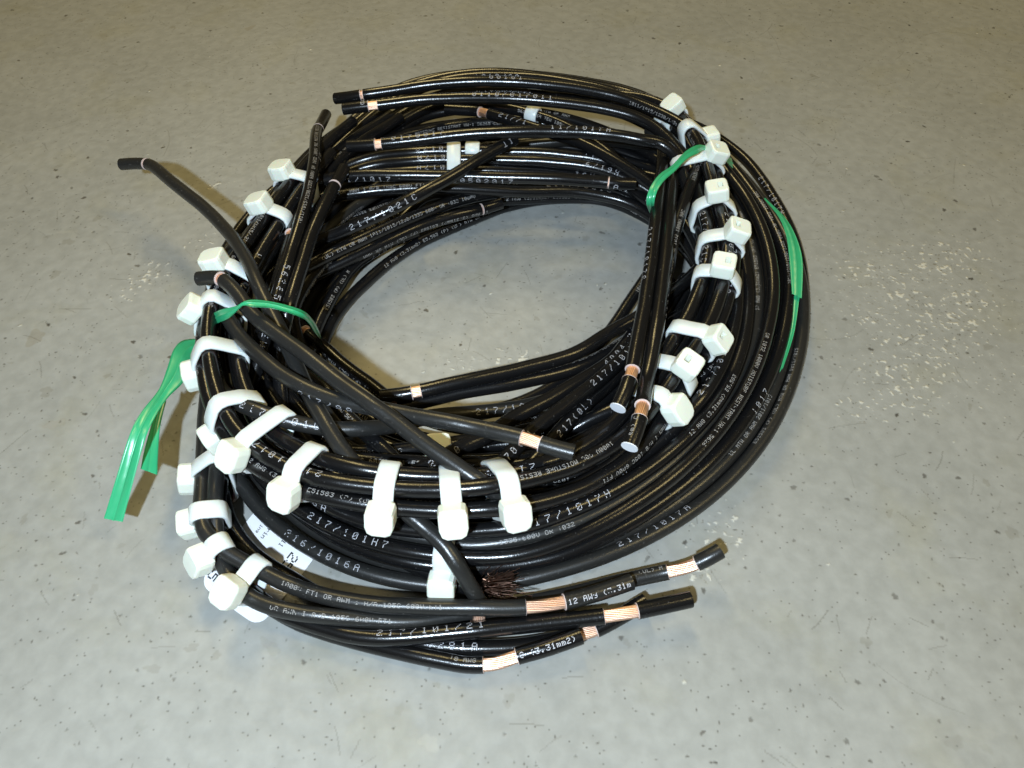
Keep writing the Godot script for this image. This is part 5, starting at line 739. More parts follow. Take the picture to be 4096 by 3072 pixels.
	black_wire("plain black wire buried among the coil's other wires, no end showing", "black wires wound inside the coil", [56, 2.1, 16.2, 47.8, 2.1, 29.7, 41.2, 2.1, 41.4, 32.5, 2.1, 49.2, 23.6, 2.1, 55.2, 14.4, 2.1, 60.2, 4.3, 2.1, 63.9, -6.6, 2.1, 66.1, -18.3, 2.1, 67, -30.3, 2.1, 66.1, -42.1, 3.1, 62.3, -53.1, 4.5, 55.8, -63.1, 5.8, 47.4, -71.6, 5.8, 37.3, -78.9, 5.7, 26.1, -83.8, 5, 13, -86.6, 5.4, -1.2, -86.8, 5.1, -15.2, -84, 3.9, -29, -78.3, 2.7, -42.3, -70.8, 2.1, -55.1, -62, 2.1, -67.5, -50.9, 2.1, -78.5, -37, 2.1, -86.8, -21.9, 2.1, -93.2, -6, 2.1, -95.9, 9.8, 2.1, -95.8, 25.3, 2.1, -93.3, 39.4, 2.1, -87.3, 51.8, 2.1, -78.5, 60, 2.1, -65.1, 67.6, 2.1, -51.2, 71.6, 2.5, -36.3, 71.8, 3.6, -21.5, 68.3, 5.5, -7.5, 63.4, 4.5, 5.3, 59.3, 2.9, 16.5, 54.8, 2.1, 25.9, 49.2, 2.1, 33.9, 38.7, 2.1, 38.9, 28.9, 2.1, 43.9, 18.8, 2.1, 48],
		{}, {}, [], 0, 75)
	black_wire("plain black wire buried among the coil's other wires, no end showing", "black wires wound inside the coil", [-69.6, 2.1, -33.5, -64.7, 2.1, -42.9, -58.6, 2.1, -52, -51.4, 2.1, -61.2, -43.1, 2.1, -70.7, -32.6, 2.1, -79.2, -20.1, 2.1, -85.7, -5.9, 2.1, -89.3, 9, 2.1, -90.6, 24.1, 2.1, -89.5, 38.2, 2.1, -83.4, 52.2, 2.1, -75.2, 65.5, 2.1, -65.4, 74.7, 2.1, -52.7, 79.9, 2.1, -38.2, 81.8, 2.1, -23.1, 80.4, 2.1, -8.6, 76.9, 2.1, 5, 71.9, 2.1, 17.5, 65.3, 2.1, 28.8, 58.1, 2.1, 39.7, 49.8, 2.1, 50.1, 42.6, 2.1, 60, 33, 2.1, 67.3, 21.8, 2.1, 72.4, 9.5, 2.1, 75.8, -3.5, 2.1, 77.7, -17, 2.1, 77.8, -30.6, 2.1, 75.8, -43.8, 2.1, 72.1, -54.9, 2.1, 64.5, -63.8, 2.1, 54.5, -70.8, 2.1, 43.1, -75.6, 2.1, 30.5, -79.8, 2.1, 16.8, -82.6, 2.1, 3, -81.2, 2.1, -10.8, -78.4, 2.1, -24.6, -74.9, 2.1, -37.6, -69.7, 2.1, -49, -63, 2.1, -59.5, -55.4, 2.1, -69.3, -48.7, 2.1, -75.5],
		{}, {}, [], 1, 76)
	black_wire("plain black wire buried among the coil's other wires, no end showing", "black wires wound inside the coil", [-45, 9.9, 64, -54.6, 9.9, 56, -62.8, 10.3, 45.8, -69.7, 11.3, 34.1, -75.4, 12.5, 21.7, -80.2, 12.3, 9.5, -86.1, 10.8, -3.9, -86, 9.4, -17.4, -82.9, 7.6, -30.7, -77, 6.5, -43.2, -68.6, 6.8, -54.6, -58.4, 7.6, -65, -46.3, 7.2, -74.3, -33.6, 6.1, -82.1, -19.3, 6, -87.1, -4.5, 6.5, -88.7, 10.4, 7.4, -87.6, 24.9, 7.9, -84.3, 38.7, 8.1, -78.2, 51.8, 8.5, -70.8, 62.1, 10.1, -60.5, 69.2, 10.2, -47.7, 72.8, 9.9, -33.4, 71.5, 14.1, -19.8, 68.1, 13.7, -7.2, 62.1, 12.1, 3.9, 56.5, 9.9, 14, 49.3, 8.6, 21.9, 41.9, 7.2, 28.6, 34.8, 5.4, 34.7, 27.4, 4.1, 39.8, 19.8, 3.3, 43.8, 12.2, 2.7, 47.4, 4.3, 2.4, 50.3, -4, 2.2, 52.3, -13, 2.1, 53.3, -22.6, 2.1, 52.6, -32.6, 2.1, 49.9, -42.4, 2.1, 44.5, -50.6, 2.1, 36],
		{}, {}, [], 0, 77)


# ---------------------------------------------------------------- cable ties
func cable_tie(label: String, group: String, c: Vector3, tg: Vector3, flat: Array, head: int, hole: int, headless: int, wide: float, lift: float, slide: float) -> void:
	var n := flat.size() / 2
	var e1 := Vector3.UP.cross(tg).normalized()
	var e2 := tg.cross(e1)
	var ring := PackedVector3Array()
	for i in n:
		ring.append(c + e1 * flat[i * 2] + e2 * flat[i * 2 + 1])
	var low := ring[0]
	for p in ring:
		if p.y < low.y:
			low = p
	var t := thing("cable_tie", label, "cable tie", low * MM, group)
	# the strap: a closed band with rounded edges
	var v := PackedVector3Array()
	var ix := PackedInt32Array()
	var section := [Vector2(-wide / 2, -0.3), Vector2(-wide / 2, 0.25), Vector2(-wide / 2 + 0.35, 0.55), Vector2(wide / 2 - 0.35, 0.55), Vector2(wide / 2, 0.25), Vector2(wide / 2, -0.3), Vector2(wide / 2 - 0.3, -0.5), Vector2(-wide / 2 + 0.3, -0.5)]
	for i in n:
		var along := (ring[(i + 1) % n] - ring[(i + n - 1) % n]).normalized()
		var out := along.cross(tg).normalized()
		if out.dot(ring[i] - c) < 0:
			out = -out
		for q in section:
			v.append((ring[i] + tg * q.x + out * q.y - low) * MM)
	for i in n:
		for j in 8:
			var p := i * 8 + j
			var q := i * 8 + (j + 1) % 8
			var p2 := ((i + 1) % n) * 8 + j
			var q2 := ((i + 1) % n) * 8 + (j + 1) % 8
			ix.append_array([p, p2, q, q, p2, q2])
	piece("strap", soft(v, ix), mats.strap, t)
	if headless:
		return
	var along := (ring[(head + 2) % n] - ring[(head + n - 2) % n]).normalized()
	var out := along.cross(tg).normalized()
	if out.dot(ring[head] - c) < 0:
		out = -out
	# the free end of the strap comes in from the side that lies higher
	if along.y < 0:
		along = -along
	var at := ring[head] + out * (0.2 + lift)
	# heads roll a little towards the opening they were pulled from
	var view := (EYE - at).normalized()
	view = (view - tg * view.dot(tg)).normalized()
	out = (out + view * 0.35).normalized()
	along = (along - out * along.dot(out)).normalized()
	at += along * slide
	head_block(t, at - out * 0.5, along, out, tg, low, hole)


func soft(v: PackedVector3Array, ix: PackedInt32Array) -> ArrayMesh:
	# normals shared where faces meet at less than a sharp angle
	var st := SurfaceTool.new()
	st.begin(Mesh.PRIMITIVE_TRIANGLES)
	st.set_smooth_group(0)
	for i in ix:
		st.add_vertex(v[i])
	st.index()
	st.generate_normals()
	return st.commit()


func head_block(t: Node3D, at: Vector3, along: Vector3, out: Vector3, across: Vector3, o: Vector3, hole: int) -> void:
	# outline seen from outside: an oblong with cut corners, narrower at the far end; its rings go up from the strap
	var rings := [[0.0, 0.82], [0.3, 0.93], [0.8, 0.96], [4.0, 0.94], [4.5, 0.90], [4.75, 0.80]]
	var outline := [Vector2(-1.7, -4.1), Vector2(1.7, -4.1), Vector2(2.9, -3.4), Vector2(3.5, -1.6), Vector2(3.5, 1.9), Vector2(3.1, 3.1), Vector2(2.1, 3.5), Vector2(-2.1, 3.5), Vector2(-3.1, 3.1), Vector2(-3.5, 1.9), Vector2(-3.5, -1.6), Vector2(-2.9, -3.4)]
	if hole:
		outline = [Vector2(-2.0, -3.5), Vector2(2.0, -3.5), Vector2(3.0, -3.2), Vector2(3.4, -2.3), Vector2(3.4, 2.3), Vector2(3.0, 3.2), Vector2(2.0, 3.5), Vector2(-2.0, 3.5), Vector2(-3.0, 3.2), Vector2(-3.4, 2.3), Vector2(-3.4, -2.3), Vector2(-3.0, -3.2)]
	var m := outline.size()
	var st := SurfaceTool.new()
	st.begin(Mesh.PRIMITIVE_TRIANGLES)
	var rows := []
	for g in rings:
		var row := []
		for q in outline:
			row.append((at + across * q.x * g[1] + along * q.y * g[1] + out * g[0] - o) * MM)
		rows.append(row)
	var place := func(x: float, y: float, z: float) -> Vector3: return (at + across * x + along * y + out * z - o) * MM
	var quads := []
	for i in rows.size() - 1:
		for j in m:
			var k := (j + 1) % m
			quads.append([rows[i][j], rows[i][k], rows[i + 1][k], rows[i + 1][j]])
	var top: Array = rows[rows.size() - 1]
	if hole:
		# a square mouth sunk in the face, with the strap's cut end inside
		var lip := []
		var deep := []
		for j in m:
			var ang := atan2(outline[j].y, outline[j].x)
			var d := Vector2(cos(ang), sin(ang))
			var k := minf(1.25 / maxf(absf(d.x), 0.01), 0.75 / maxf(absf(d.y), 0.01))
			lip.append(place.call(d.x * k, d.y * k + 1.0, 4.7))
			deep.append(place.call(d.x * k * 0.9, d.y * k * 0.9 + 1.0, 1.2))
		for j in m:
			var k := (j + 1) % m
			quads.append([top[j], top[k], lip[k], lip[j]])
			quads.append([lip[j], lip[k], deep[k], deep[j]])
		var mid = place.call(0, 1.0, 1.2)
		for j in m:
			quads.append([deep[j], deep[(j + 1) % m], mid, mid])
	else:
		var mid = place.call(0, 0, 4.8)
		for j in m:
			quads.append([top[j], top[(j + 1) % m], mid, mid])
	var mid0 = place.call(0, 0, 0)
	for j in m:
		quads.append([rows[0][(j + 1) % m], rows[0][j], mid0, mid0])
	st.set_smooth_group(-1)
	for q in quads:
		for tri in [[q[0], q[2], q[1]], [q[0], q[3], q[2]]]:
			if tri[0] != tri[1] and tri[1] != tri[2] and tri[0] != tri[2]:
				for p in tri:
					st.add_vertex(p)
	st.generate_normals()
	piece("head", st.commit(), mats.nylon, t)


func make_ties() -> void:
	cable_tie("white cable tie at the back right rim, topmost in the photo", "white cable ties round the tied bundle", Vector3(57.2, 27.9, -73.1), Vector3(0.460, 0.073, 0.885), [-3.8, -1.5, -3.6, -2.3, -3.2, -3, -2.6, -3.6, -1.8, -3.9, -1, -4, -0.2, -3.7, 0.5, -3.3, 1, -2.7, 1.6, -2, 2.1, -1.4, 2.7, -0.8, 3.2, -0.1, 3.6, 0.6, 3.8, 1.4, 3.6, 2.3, 3.2, 3, 2.6, 3.6, 1.8, 3.9, 1, 3.9, 0.2, 3.7, -0.5, 3.3, -1.1, 2.6, -1.6, 2, -2.1, 1.4, -2.7, 0.7, -3.2, 0.1, -3.6, -0.6], 20, 0, 0, 4.7, 0, -0.5)
	cable_tie("white cable tie beside the green tie's upper fold, head behind the band", "white cable ties round the tied bundle", Vector3(60.8, 30.6, -56.7), Vector3(0.254, 0.017, 0.967), [-4.7, 3.7, -4.5, 2.5, -4.2, 1.4, -3.9, 0.2, -3.6, -0.9, -3.3, -2.1, -3, -3.2, -2.7, -4.4, -2, -5.4, -1.1, -6, 0.1, -6.1, 1.2, -5.6, 2, -4.7, 2.6, -3.7, 3.3, -2.8, 4, -1.8, 4.5, -0.7, 4.5, 0.5, 4, 1.5, 3.2, 2.3, 2.3, 3.1, 1.4, 3.9, 0.5, 4.7, -0.4, 5.5, -1.4, 6.1, -2.6, 6.2, -3.7, 5.7, -4.4, 4.8], 16, 0, 0, 4.7, 0, -0.5)
	cable_tie("white cable tie just in front of the right green tie's band", "white cable ties round the tied bundle", Vector3(60.3, 31.1, -38.5), Vector3(0.143, -0.113, 0.983), [-9.1, 2.1, -8.6, 0.5, -7.4, -0.5, -6, -1.5, -4.7, -2.4, -3.4, -3.4, -2.1, -4.3, -0.8, -5.3, 0.5, -6.3, 2, -7, 3.5, -6.9, 4.8, -5.9, 5.6, -4.5, 6.5, -3.1, 7.3, -1.7, 7.7, -0.1, 7, 1.3, 5.9, 2.5, 4.7, 3.6, 3.6, 4.7, 2.3, 5.8, 0.7, 6, -0.9, 5.7, -2.5, 5.4, -4.1, 5.1, -5.7, 4.8, -7.3, 4.5, -8.6, 3.6], 19, 1, 0, 4.7, 0, 0)
	cable_tie("white cable tie fourth from the back right, alone below the green band", "white cable ties round the tied bundle", Vector3(61.3, 29.9, -17.4), Vector3(0.022, -0.004, 1.000), [-6, -3.2, -5.5, -4.6, -4.5, -5.5, -3.1, -5.8, -1.6, -6, -0.2, -6.1, 1.3, -6.2, 2.6, -5.8, 3.5, -4.7, 4.4, -3.5, 5.2, -2.3, 6, -1.1, 6.7, 0.1, 6.7, 1.6, 6, 2.8, 5, 3.8, 3.9, 4.8, 2.9, 5.8, 1.7, 6.6, 0.3, 6.6, -1, 6, -2.2, 5.2, -3.5, 4.5, -4.7, 3.7, -5.5, 2.5, -5.6, 1.1, -5.7, -0.3, -5.8, -1.8], 19, 1, 0, 4.7, 0, 0)
	cable_tie("white cable tie at right, upper of the two close square heads", "white cable ties round the tied bundle", Vector3(60.8, 29.9, -1.1), Vector3(-0.126, -0.050, 0.991), [-5.9, -2.8, -5.5, -4.2, -4.4, -5.1, -3, -5.6, -1.6, -6, -0.2, -6.4, 1.2, -6.5, 2.4, -5.9, 3.4, -4.8, 4.2, -3.6, 5.1, -2.5, 6, -1.3, 6.7, -0.1, 6.8, 1.3, 6.1, 2.6, 5.1, 3.7, 4.1, 4.7, 3.2, 5.8, 1.9, 6.4, 0.4, 6.2, -0.9, 5.7, -2.3, 5.3, -3.7, 4.8, -4.9, 4.1, -5.7, 2.9, -5.8, 1.5, -5.8, 0, -5.9, -1.4], 17, 1, 0, 4.7, 0, 0)
	cable_tie("white cable tie at right, lower of the two close square heads", "white cable ties round the tied bundle", Vector3(57.7, 28.6, 12.7), Vector3(-0.289, -0.088, 0.953), [-6.1, 2.5, -6, 1, -5.9, -0.4, -5.7, -1.9, -5.5, -3.3, -4.7, -4.5, -3.5, -5.2, -2.1, -5.8, -0.8, -6.4, 0.6, -6.7, 1.9, -6.2, 2.9, -5.1, 3.9, -4, 4.8, -2.9, 5.7, -1.8, 6.6, -0.6, 6.8, 0.8, 6.3, 2.1, 5.5, 3.3, 4.6, 4.5, 3.7, 5.6, 2.4, 6.3, 1, 6.2, -0.4, 5.8, -1.8, 5.5, -3.2, 5.1, -4.6, 4.7, -5.7, 3.8], 22, 1, 0, 4.7, 0, 0)
	cable_tie("white cable tie at right with its head tilted like a diamond", "white cable ties round the tied bundle", Vector3(48.6, 26.5, 33.4), Vector3(-0.500, -0.095, 0.861), [-6.7, 2.2, -6.4, 0.8, -6, -0.6, -5.6, -2, -5.2, -3.4, -4.2, -4.4, -2.9, -5.1, -1.6, -5.7, -0.2, -6.3, 1.2, -6.3, 2.4, -5.6, 3.4, -4.5, 4.5, -3.5, 5.5, -2.4, 6.5, -1.3, 6.8, 0.1, 6.3, 1.4, 5.7, 2.7, 5.1, 4.1, 4.4, 5.4, 3.3, 6.3, 1.9, 6.5, 0.5, 6.1, -0.9, 5.7, -2.4, 5.3, -3.8, 5, -5.2, 4.5, -6.3, 3.6], 18, 1, 0, 4.7, 0, 0)
	cable_tie("white cable tie at right front with a square slot, above the blank one", "white cable ties round the tied bundle", Vector3(41.3, 25.4, 44.7), Vector3(-0.543, -0.087, 0.835), [-6.8, 1.9, -6.5, 0.5, -6.2, -0.9, -5.8, -2.3, -5.3, -3.7, -4.1, -4.6, -2.7, -5, -1.3, -5.5, 0.1, -6, 1.5, -6.1, 2.8, -5.4, 3.8, -4.3, 4.8, -3.3, 5.9, -2.3, 6.7, -1.1, 6.7, 0.4, 6.1, 1.7, 5.5, 3, 4.8, 4.4, 4.2, 5.7, 3, 6.6, 1.6, 6.7, 0.2, 6.2, -1.2, 5.8, -2.5, 5.3, -3.9, 4.8, -5.3, 4.2, -6.4, 3.3], 20, 1, 0, 4.7, 0, -0.5)
	cable_tie("white cable tie at right front with its blank side up, by the capped wire tips", "white cable ties round the tied bundle", Vector3(35.4, 24.5, 53.9), Vector3(-0.557, -0.046, 0.829), [-6.8, 1.7, -6.5, 0.3, -6.2, -1.2, -5.9, -2.6, -5.3, -3.9, -4, -4.6, -2.6, -5, -1.2, -5.4, 0.3, -5.8, 1.7, -6, 3.1, -5.6, 4.1, -4.5, 5.1, -3.4, 6.1, -2.3, 6.8, -1, 6.7, 0.4, 6.1, 1.7, 5.4, 3, 4.7, 4.3, 4, 5.6, 3, 6.7, 1.5, 6.9, 0.2, 6.5, -1.2, 5.9, -2.5, 5.3, -3.9, 4.7, -5.2, 4, -6.4, 3.1], 17, 0, 0, 4.7, 0, 0)
	cable_tie("white cable tie at the front, rightmost of the three hanging heads", "white cable ties round the tied bundle", Vector3(-2.6, 28, 80.6), Vector3(-0.949, 0.088, 0.304), [-8.5, -1.5, -7.9, -3.2, -6.6, -4.4, -5.3, -5.7, -3.6, -6.4, -1.9, -7, -0.2, -7.6, 1.5, -8, 3.1, -7.3, 4.2, -5.8, 5.3, -4.3, 6.3, -2.9, 7.4, -1.4, 8.4, 0.1, 8.9, 1.8, 8.2, 3.4, 7.1, 4.9, 6.1, 6.3, 5, 7.8, 3.4, 8.6, 1.7, 8.3, 0.2, 7.3, -1.3, 6.3, -2.8, 5.3, -4.3, 4.2, -5.5, 2.9, -6.7, 1.5, -7.9, 0.1], 15, 0, 0, 4.7, 0, 0)
	cable_tie("white cable tie at the front, middle one of the three hanging heads", "white cable ties round the tied bundle", Vector3(-14, 28, 82.2), Vector3(-0.994, -0.000, 0.112), [-6.4, -3.7, -5.8, -5.2, -4.4, -6.1, -2.9, -6.8, -1.3, -7.4, 0.3, -8, 1.9, -7.7, 3, -6.5, 4, -5.1, 4.9, -3.7, 5.9, -2.3, 6.8, -0.9, 7.7, 0.5, 7.9, 2.1, 7.1, 3.6, 6.2, 5, 5.2, 6.4, 4.2, 7.7, 2.7, 8.3, 1.1, 7.9, -0.4, 7.1, -1.9, 6.3, -3.3, 5.5, -4.7, 4.5, -5.3, 3, -5.6, 1.3, -5.8, -0.3, -6.1, -2], 14, 0, 0, 4.7, 0.6, -0.5)
	cable_tie("white cable tie at the front, leftmost of the three hanging heads", "white cable ties round the tied bundle", Vector3(-28.5, 28.2, 81.7), Vector3(-0.994, 0.051, -0.095), [-6.4, -3.7, -5.9, -5.2, -4.6, -6.2, -3.2, -7, -1.8, -7.8, -0.4, -8.3, 1.2, -8, 2.3, -6.8, 3.2, -5.5, 4.1, -4.1, 5, -2.8, 6, -1.5, 6.8, -0.1, 7.1, 1.4, 6.4, 2.9, 5.5, 4.1, 4.5, 5.4, 3.5, 6.7, 2, 7.2, 0.4, 6.9, -1.2, 6.6, -2.8, 6.3, -4.2, 5.6, -5, 4.3, -5.3, 2.7, -5.6, 1.1, -5.9, -0.5, -6.2, -2.1], 13, 0, 0, 4.7, 0, 1)
	cable_tie("white cable tie at the front left, first to the left of the three hanging heads", "white cable ties round the tied bundle", Vector3(-47.8, 28.7, 77.3), Vector3(-0.908, -0.038, -0.418), [-6.1, 2.9, -6, 1.4, -6, -0.2, -5.9, -1.7, -5.9, -3.2, -5.3, -4.6, -4.1, -5.5, -2.7, -6.2, -1.4, -6.9, 0.1, -7.3, 1.5, -6.8, 2.5, -5.7, 3.5, -4.5, 4.5, -3.3, 5.4, -2.1, 6.4, -0.9, 7, 0.5, 6.7, 1.9, 6, 3.3, 5.2, 4.6, 4.3, 5.8, 3.1, 6.7, 1.5, 6.7, 0, 6.3, -1.4, 6, -2.9, 5.6, -4.4, 5.3, -5.6, 4.4], 17, 0, 0, 4.7, 0, 0.5)
	cable_tie("white cable tie at the front left with a big hexagonal head", "white cable ties round the tied bundle", Vector3(-59.6, 29, 68.5), Vector3(-0.790, -0.002, -0.613), [-9.1, 2.7, -8.5, 1.1, -7.4, -0.3, -6.4, -1.6, -5.4, -3, -4.3, -4.4, -3.1, -5.5, -1.6, -6.4, -0.1, -7.2, 1.6, -7.6, 3.1, -6.9, 4.2, -5.6, 5.3, -4.2, 6.4, -2.9, 7.5, -1.6, 8.1, 0, 7.7, 1.6, 6.8, 3.1, 6, 4.6, 4.9, 5.9, 3.3, 6.3, 1.5, 6.1, -0.2, 6, -1.9, 5.8, -3.6, 5.6, -5.3, 5.4, -7, 5.2, -8.5, 4.3], 17, 0, 0, 4.7, 0, 0)
	cable_tie("white cable tie at left below the long strap arch, beside the stamped 1C wire", "white cable ties round the tied bundle", Vector3(-68, 28.8, 59.4), Vector3(0.587, 0.033, 0.809), [-7.3, 0.6, -6.8, -0.9, -6, -2.1, -5.1, -3.4, -4.2, -4.6, -3.4, -5.9, -2.4, -7, -0.9, -7.5, 0.5, -7.1, 1.9, -6.5, 3.3, -5.8, 4.6, -5, 5.4, -3.7, 5.8, -2.3, 6.3, -0.8, 6.6, 0.7, 6.1, 2.1, 4.9, 3.1, 3.8, 4.1, 2.5, 5, 1.1, 5.6, -0.3, 6.2, -1.7, 6.7, -3.2, 6.7, -4.5, 5.9, -5.3, 4.6, -6.1, 3.3, -6.8, 2], 2, 0, 0, 4.7, 0, -1.5)
	cable_tie("white cable tie at left just below the green tie's knot", "white cable ties round the tied bundle", Vector3(-76.6, 28, 42), Vector3(0.339, 0.059, 0.939), [-6.3, 1.9, -5.9, 0.4, -5.4, -1.1, -4.8, -2.5, -4.1, -3.9, -3.4, -5.4, -2.6, -6.7, -1.3, -7.4, 0.3, -7.2, 1.6, -6.5, 3, -5.7, 4.4, -4.9, 5.7, -4, 6.2, -2.5, 6.7, -1, 7.1, 0.5, 7.1, 2.1, 6.2, 3.3, 4.9, 4.3, 3.6, 5.2, 2.4, 6.1, 1.1, 7, -0.3, 7.8, -1.8, 8, -3.1, 7.3, -4.1, 6, -5, 4.7, -5.8, 3.4], 2, 0, 0, 4.7, 0, -0.5)
	cable_tie("white cable tie at left partly under the green band", "white cable ties round the tied bundle", Vector3(-80.6, 27.5, 25.3), Vector3(-0.182, -0.074, -0.981), [-7.2, 0.9, -6.8, -0.7, -6.4, -2.3, -6, -3.8, -4.9, -5, -3.4, -5.7, -1.9, -6.3, -0.3, -7, 1.2, -7.5, 2.8, -7.2, 4.2, -6.3, 5.6, -5.4, 6.7, -4.2, 7, -2.7, 6.6, -1.1, 6.1, 0.5, 5.5, 2, 4.7, 3.5, 3.9, 4.9, 3.1, 6.3, 2.2, 7.7, 0.8, 8.5, -0.8, 8.3, -2, 7.2, -3.2, 6, -4.3, 4.8, -5.5, 3.6, -6.6, 2.5], 17, 0, 0, 4.7, 0, 0)
	cable_tie("white cable tie at left behind the wire tip with a peach end", "white cable ties round the tied bundle", Vector3(-80.8, 26.9, 10.4), Vector3(0.045, -0.065, -0.997), [-7.2, 1.3, -6.9, -0.2, -6.7, -1.8, -6.4, -3.3, -5.6, -4.6, -4.2, -5.2, -2.7, -5.7, -1.2, -6.2, 0.2, -6.7, 1.7, -7.1, 3.2, -6.8, 4.3, -5.7, 4.9, -4.3, 5.5, -2.9, 6.1, -1.5, 6.1, 0.1, 6, 1.6, 5.7, 3.1, 4.8, 4.3, 3.5, 5.3, 2.3, 6.2, 1, 7, -0.5, 7.3, -1.9, 6.7, -3.1, 5.7, -4.3, 4.8, -5.6, 3.8, -6.7, 2.8], 20, 0, 0, 4.7, 0, 0)
	cable_tie("white cable tie at the back left, lower of the two upper ones", "white cable ties round the tied bundle", Vector3(-74.8, 26, -17.9), Vector3(0.217, -0.026, -0.976), [-6.4, 2.2, -6.3, 0.7, -6.2, -0.7, -6.1, -2.2, -5.7, -3.5, -4.5, -4.4, -3.1, -4.9, -1.8, -5.3, -0.4, -5.7, 1, -6.2, 2.4, -6.5, 3.8, -6.2, 4.8, -5.2, 5.4, -3.8, 5.9, -2.5, 6.4, -1.1, 6.7, 0.3, 6.3, 1.7, 5.2, 2.7, 4.2, 3.7, 3.1, 4.7, 2.1, 5.7, 0.7, 6.2, -0.7, 5.8, -2.1, 5.4, -3.5, 5, -4.8, 4.5, -5.9, 3.6], 20, 0, 0, 4.7, 0, 1.5)
	cable_tie("white cable tie at the back left rim, upper of the two", "white cable ties round the tied bundle", Vector3(-70.2, 25.2, -36.5), Vector3(0.268, -0.038, -0.963), [-6.4, 2.9, -6.3, 1.4, -6.2, -0.1, -6.1, -1.6, -6, -3.1, -5.3, -4.3, -4, -5.1, -2.5, -5.5, -1.1, -6, 0.3, -6.4, 1.8, -6.8, 3.2, -6.8, 4.4, -5.9, 5, -4.5, 5.5, -3.1, 6.1, -1.7, 6.6, -0.3, 6.8, 1.1, 6.2, 2.5, 5, 3.4, 3.8, 4.2, 2.5, 5, 1.2, 5.6, -0.3, 5.7, -1.8, 5.6, -3.3, 5.5, -4.8, 5.2, -5.9, 4.3], 20, 0, 0, 4.7, 0, 0.5)
	cable_tie("white cable tie at lower left, highest of four, just under the green tail", "white cable ties round the lower left bundle", Vector3(-77.1, 9, 64.6), Vector3(0.212, 0.054, 0.976), [-5.6, 3, -5.2, 1.5, -4.7, 0, -4.1, -1.6, -3.6, -3.1, -3.1, -4.6, -2.6, -6.1, -2, -7.6, -1.2, -8.9, 0.3, -9.4, 1.8, -9, 2.8, -7.8, 3, -6.2, 3.2, -4.6, 3.3, -3, 3.5, -1.5, 3.6, 0.1, 3.7, 1.7, 3.8, 3.3, 3.8, 4.9, 3.7, 6.5, 3, 7.8, 1.6, 8.5, 0.1, 8.2, -1.3, 7.3, -2.6, 6.4, -3.9, 5.5, -5.1, 4.5], 1, 0, 0, 4.7, 0, -1)
	cable_tie("white cable tie at lower left, second of four down the bundle", "white cable ties round the lower left bundle", Vector3(-74.7, 11.9, 78.5), Vector3(0.237, -0.166, 0.957), [-4.4, 2.3, -4.1, 1.3, -3.7, 0.3, -3.2, -0.6, -2.7, -1.6, -2.2, -2.5, -1.8, -3.5, -1.3, -4.4, -0.6, -5.2, 0.4, -5.6, 1.4, -5.6, 2.4, -5.2, 3.1, -4.4, 3.4, -3.4, 3.5, -2.3, 3.5, -1.3, 3.6, -0.2, 3.7, 0.9, 3.7, 1.9, 3.3, 2.9, 2.5, 3.6, 1.5, 4, 0.5, 4.3, -0.5, 4.6, -1.5, 4.8, -2.6, 4.7, -3.5, 4.2, -4.1, 3.3], 4, 0, 0, 4.7, 1.2, 0.5)
	cable_tie("white cable tie at lower left over the paper tag's corner", "white cable ties round the lower left bundle", Vector3(-70.9, 9.8, 87.1), Vector3(0.585, -0.208, 0.784), [-3, 0, -2.9, -1, -2.6, -2.1, -2.4, -3.1, -2.2, -4.2, -1.7, -5.1, -0.9, -5.8, 0.2, -6, 1.2, -5.8, 2.1, -5.2, 2.6, -4.3, 2.7, -3.2, 2.7, -2.2, 2.7, -1.1, 2.7, 0, 2.7, 1.1, 2.7, 2.1, 2.7, 3.2, 2.5, 4.3, 2, 5.2, 1.1, 5.8, 0.1, 6, -0.9, 5.8, -1.8, 5.2, -2.3, 4.2, -2.5, 3.2, -2.7, 2.1, -2.9, 1.1], 27, 0, 0, 4.7, 0.6, 0)
	cable_tie("white cable tie at lower left, lowest one, above the paper tag's bottom", "white cable ties round the lower left bundle", Vector3(-62.9, 8.6, 95), Vector3(0.828, -0.050, 0.558), [-4.9, 0.4, -4.6, -0.7, -4.1, -1.7, -3.6, -2.7, -3, -3.7, -2.4, -4.7, -1.4, -5.3, -0.3, -5.4, 0.8, -5, 1.6, -4.2, 2.3, -3.3, 3, -2.4, 3.6, -1.5, 4.3, -0.5, 5, 0.4, 5.6, 1.4, 5.8, 2.5, 5.5, 3.6, 4.8, 4.4, 3.7, 4.8, 2.6, 4.8, 1.5, 4.4, 0.4, 4, -0.7, 3.7, -1.8, 3.3, -2.9, 2.9, -3.9, 2.4, -4.6, 1.5], 26, 0, 0, 4.7, 0.6, 0.5)
	cable_tie("white cable tie band glimpsed among the back wires beside the slanting wire", "white cable ties half hidden among the wires", Vector3(-20, 22, -56.7), Vector3(0.999, -0.013, -0.034), [-6, -1.6, -5.8, -2.7, -5.1, -3.6, -4.1, -4.1, -3, -4.1, -1.9, -3.7, -0.9, -3.3, 0.1, -2.9, 1.2, -2.5, 2.2, -2, 3.3, -1.6, 4.3, -1.2, 5.3, -0.7, 5.9, 0.2, 6.2, 1.3, 5.9, 2.4, 5.2, 3.2, 4.2, 3.7, 3.1, 3.7, 2, 3.5, 0.9, 3.2, -0.2, 3, -1.2, 2.6, -2.2, 2.1, -3.2, 1.5, -4.1, 0.9, -5.1, 0.3, -5.8, -0.5], 18, 1, 1, 4.7, 0, 0)
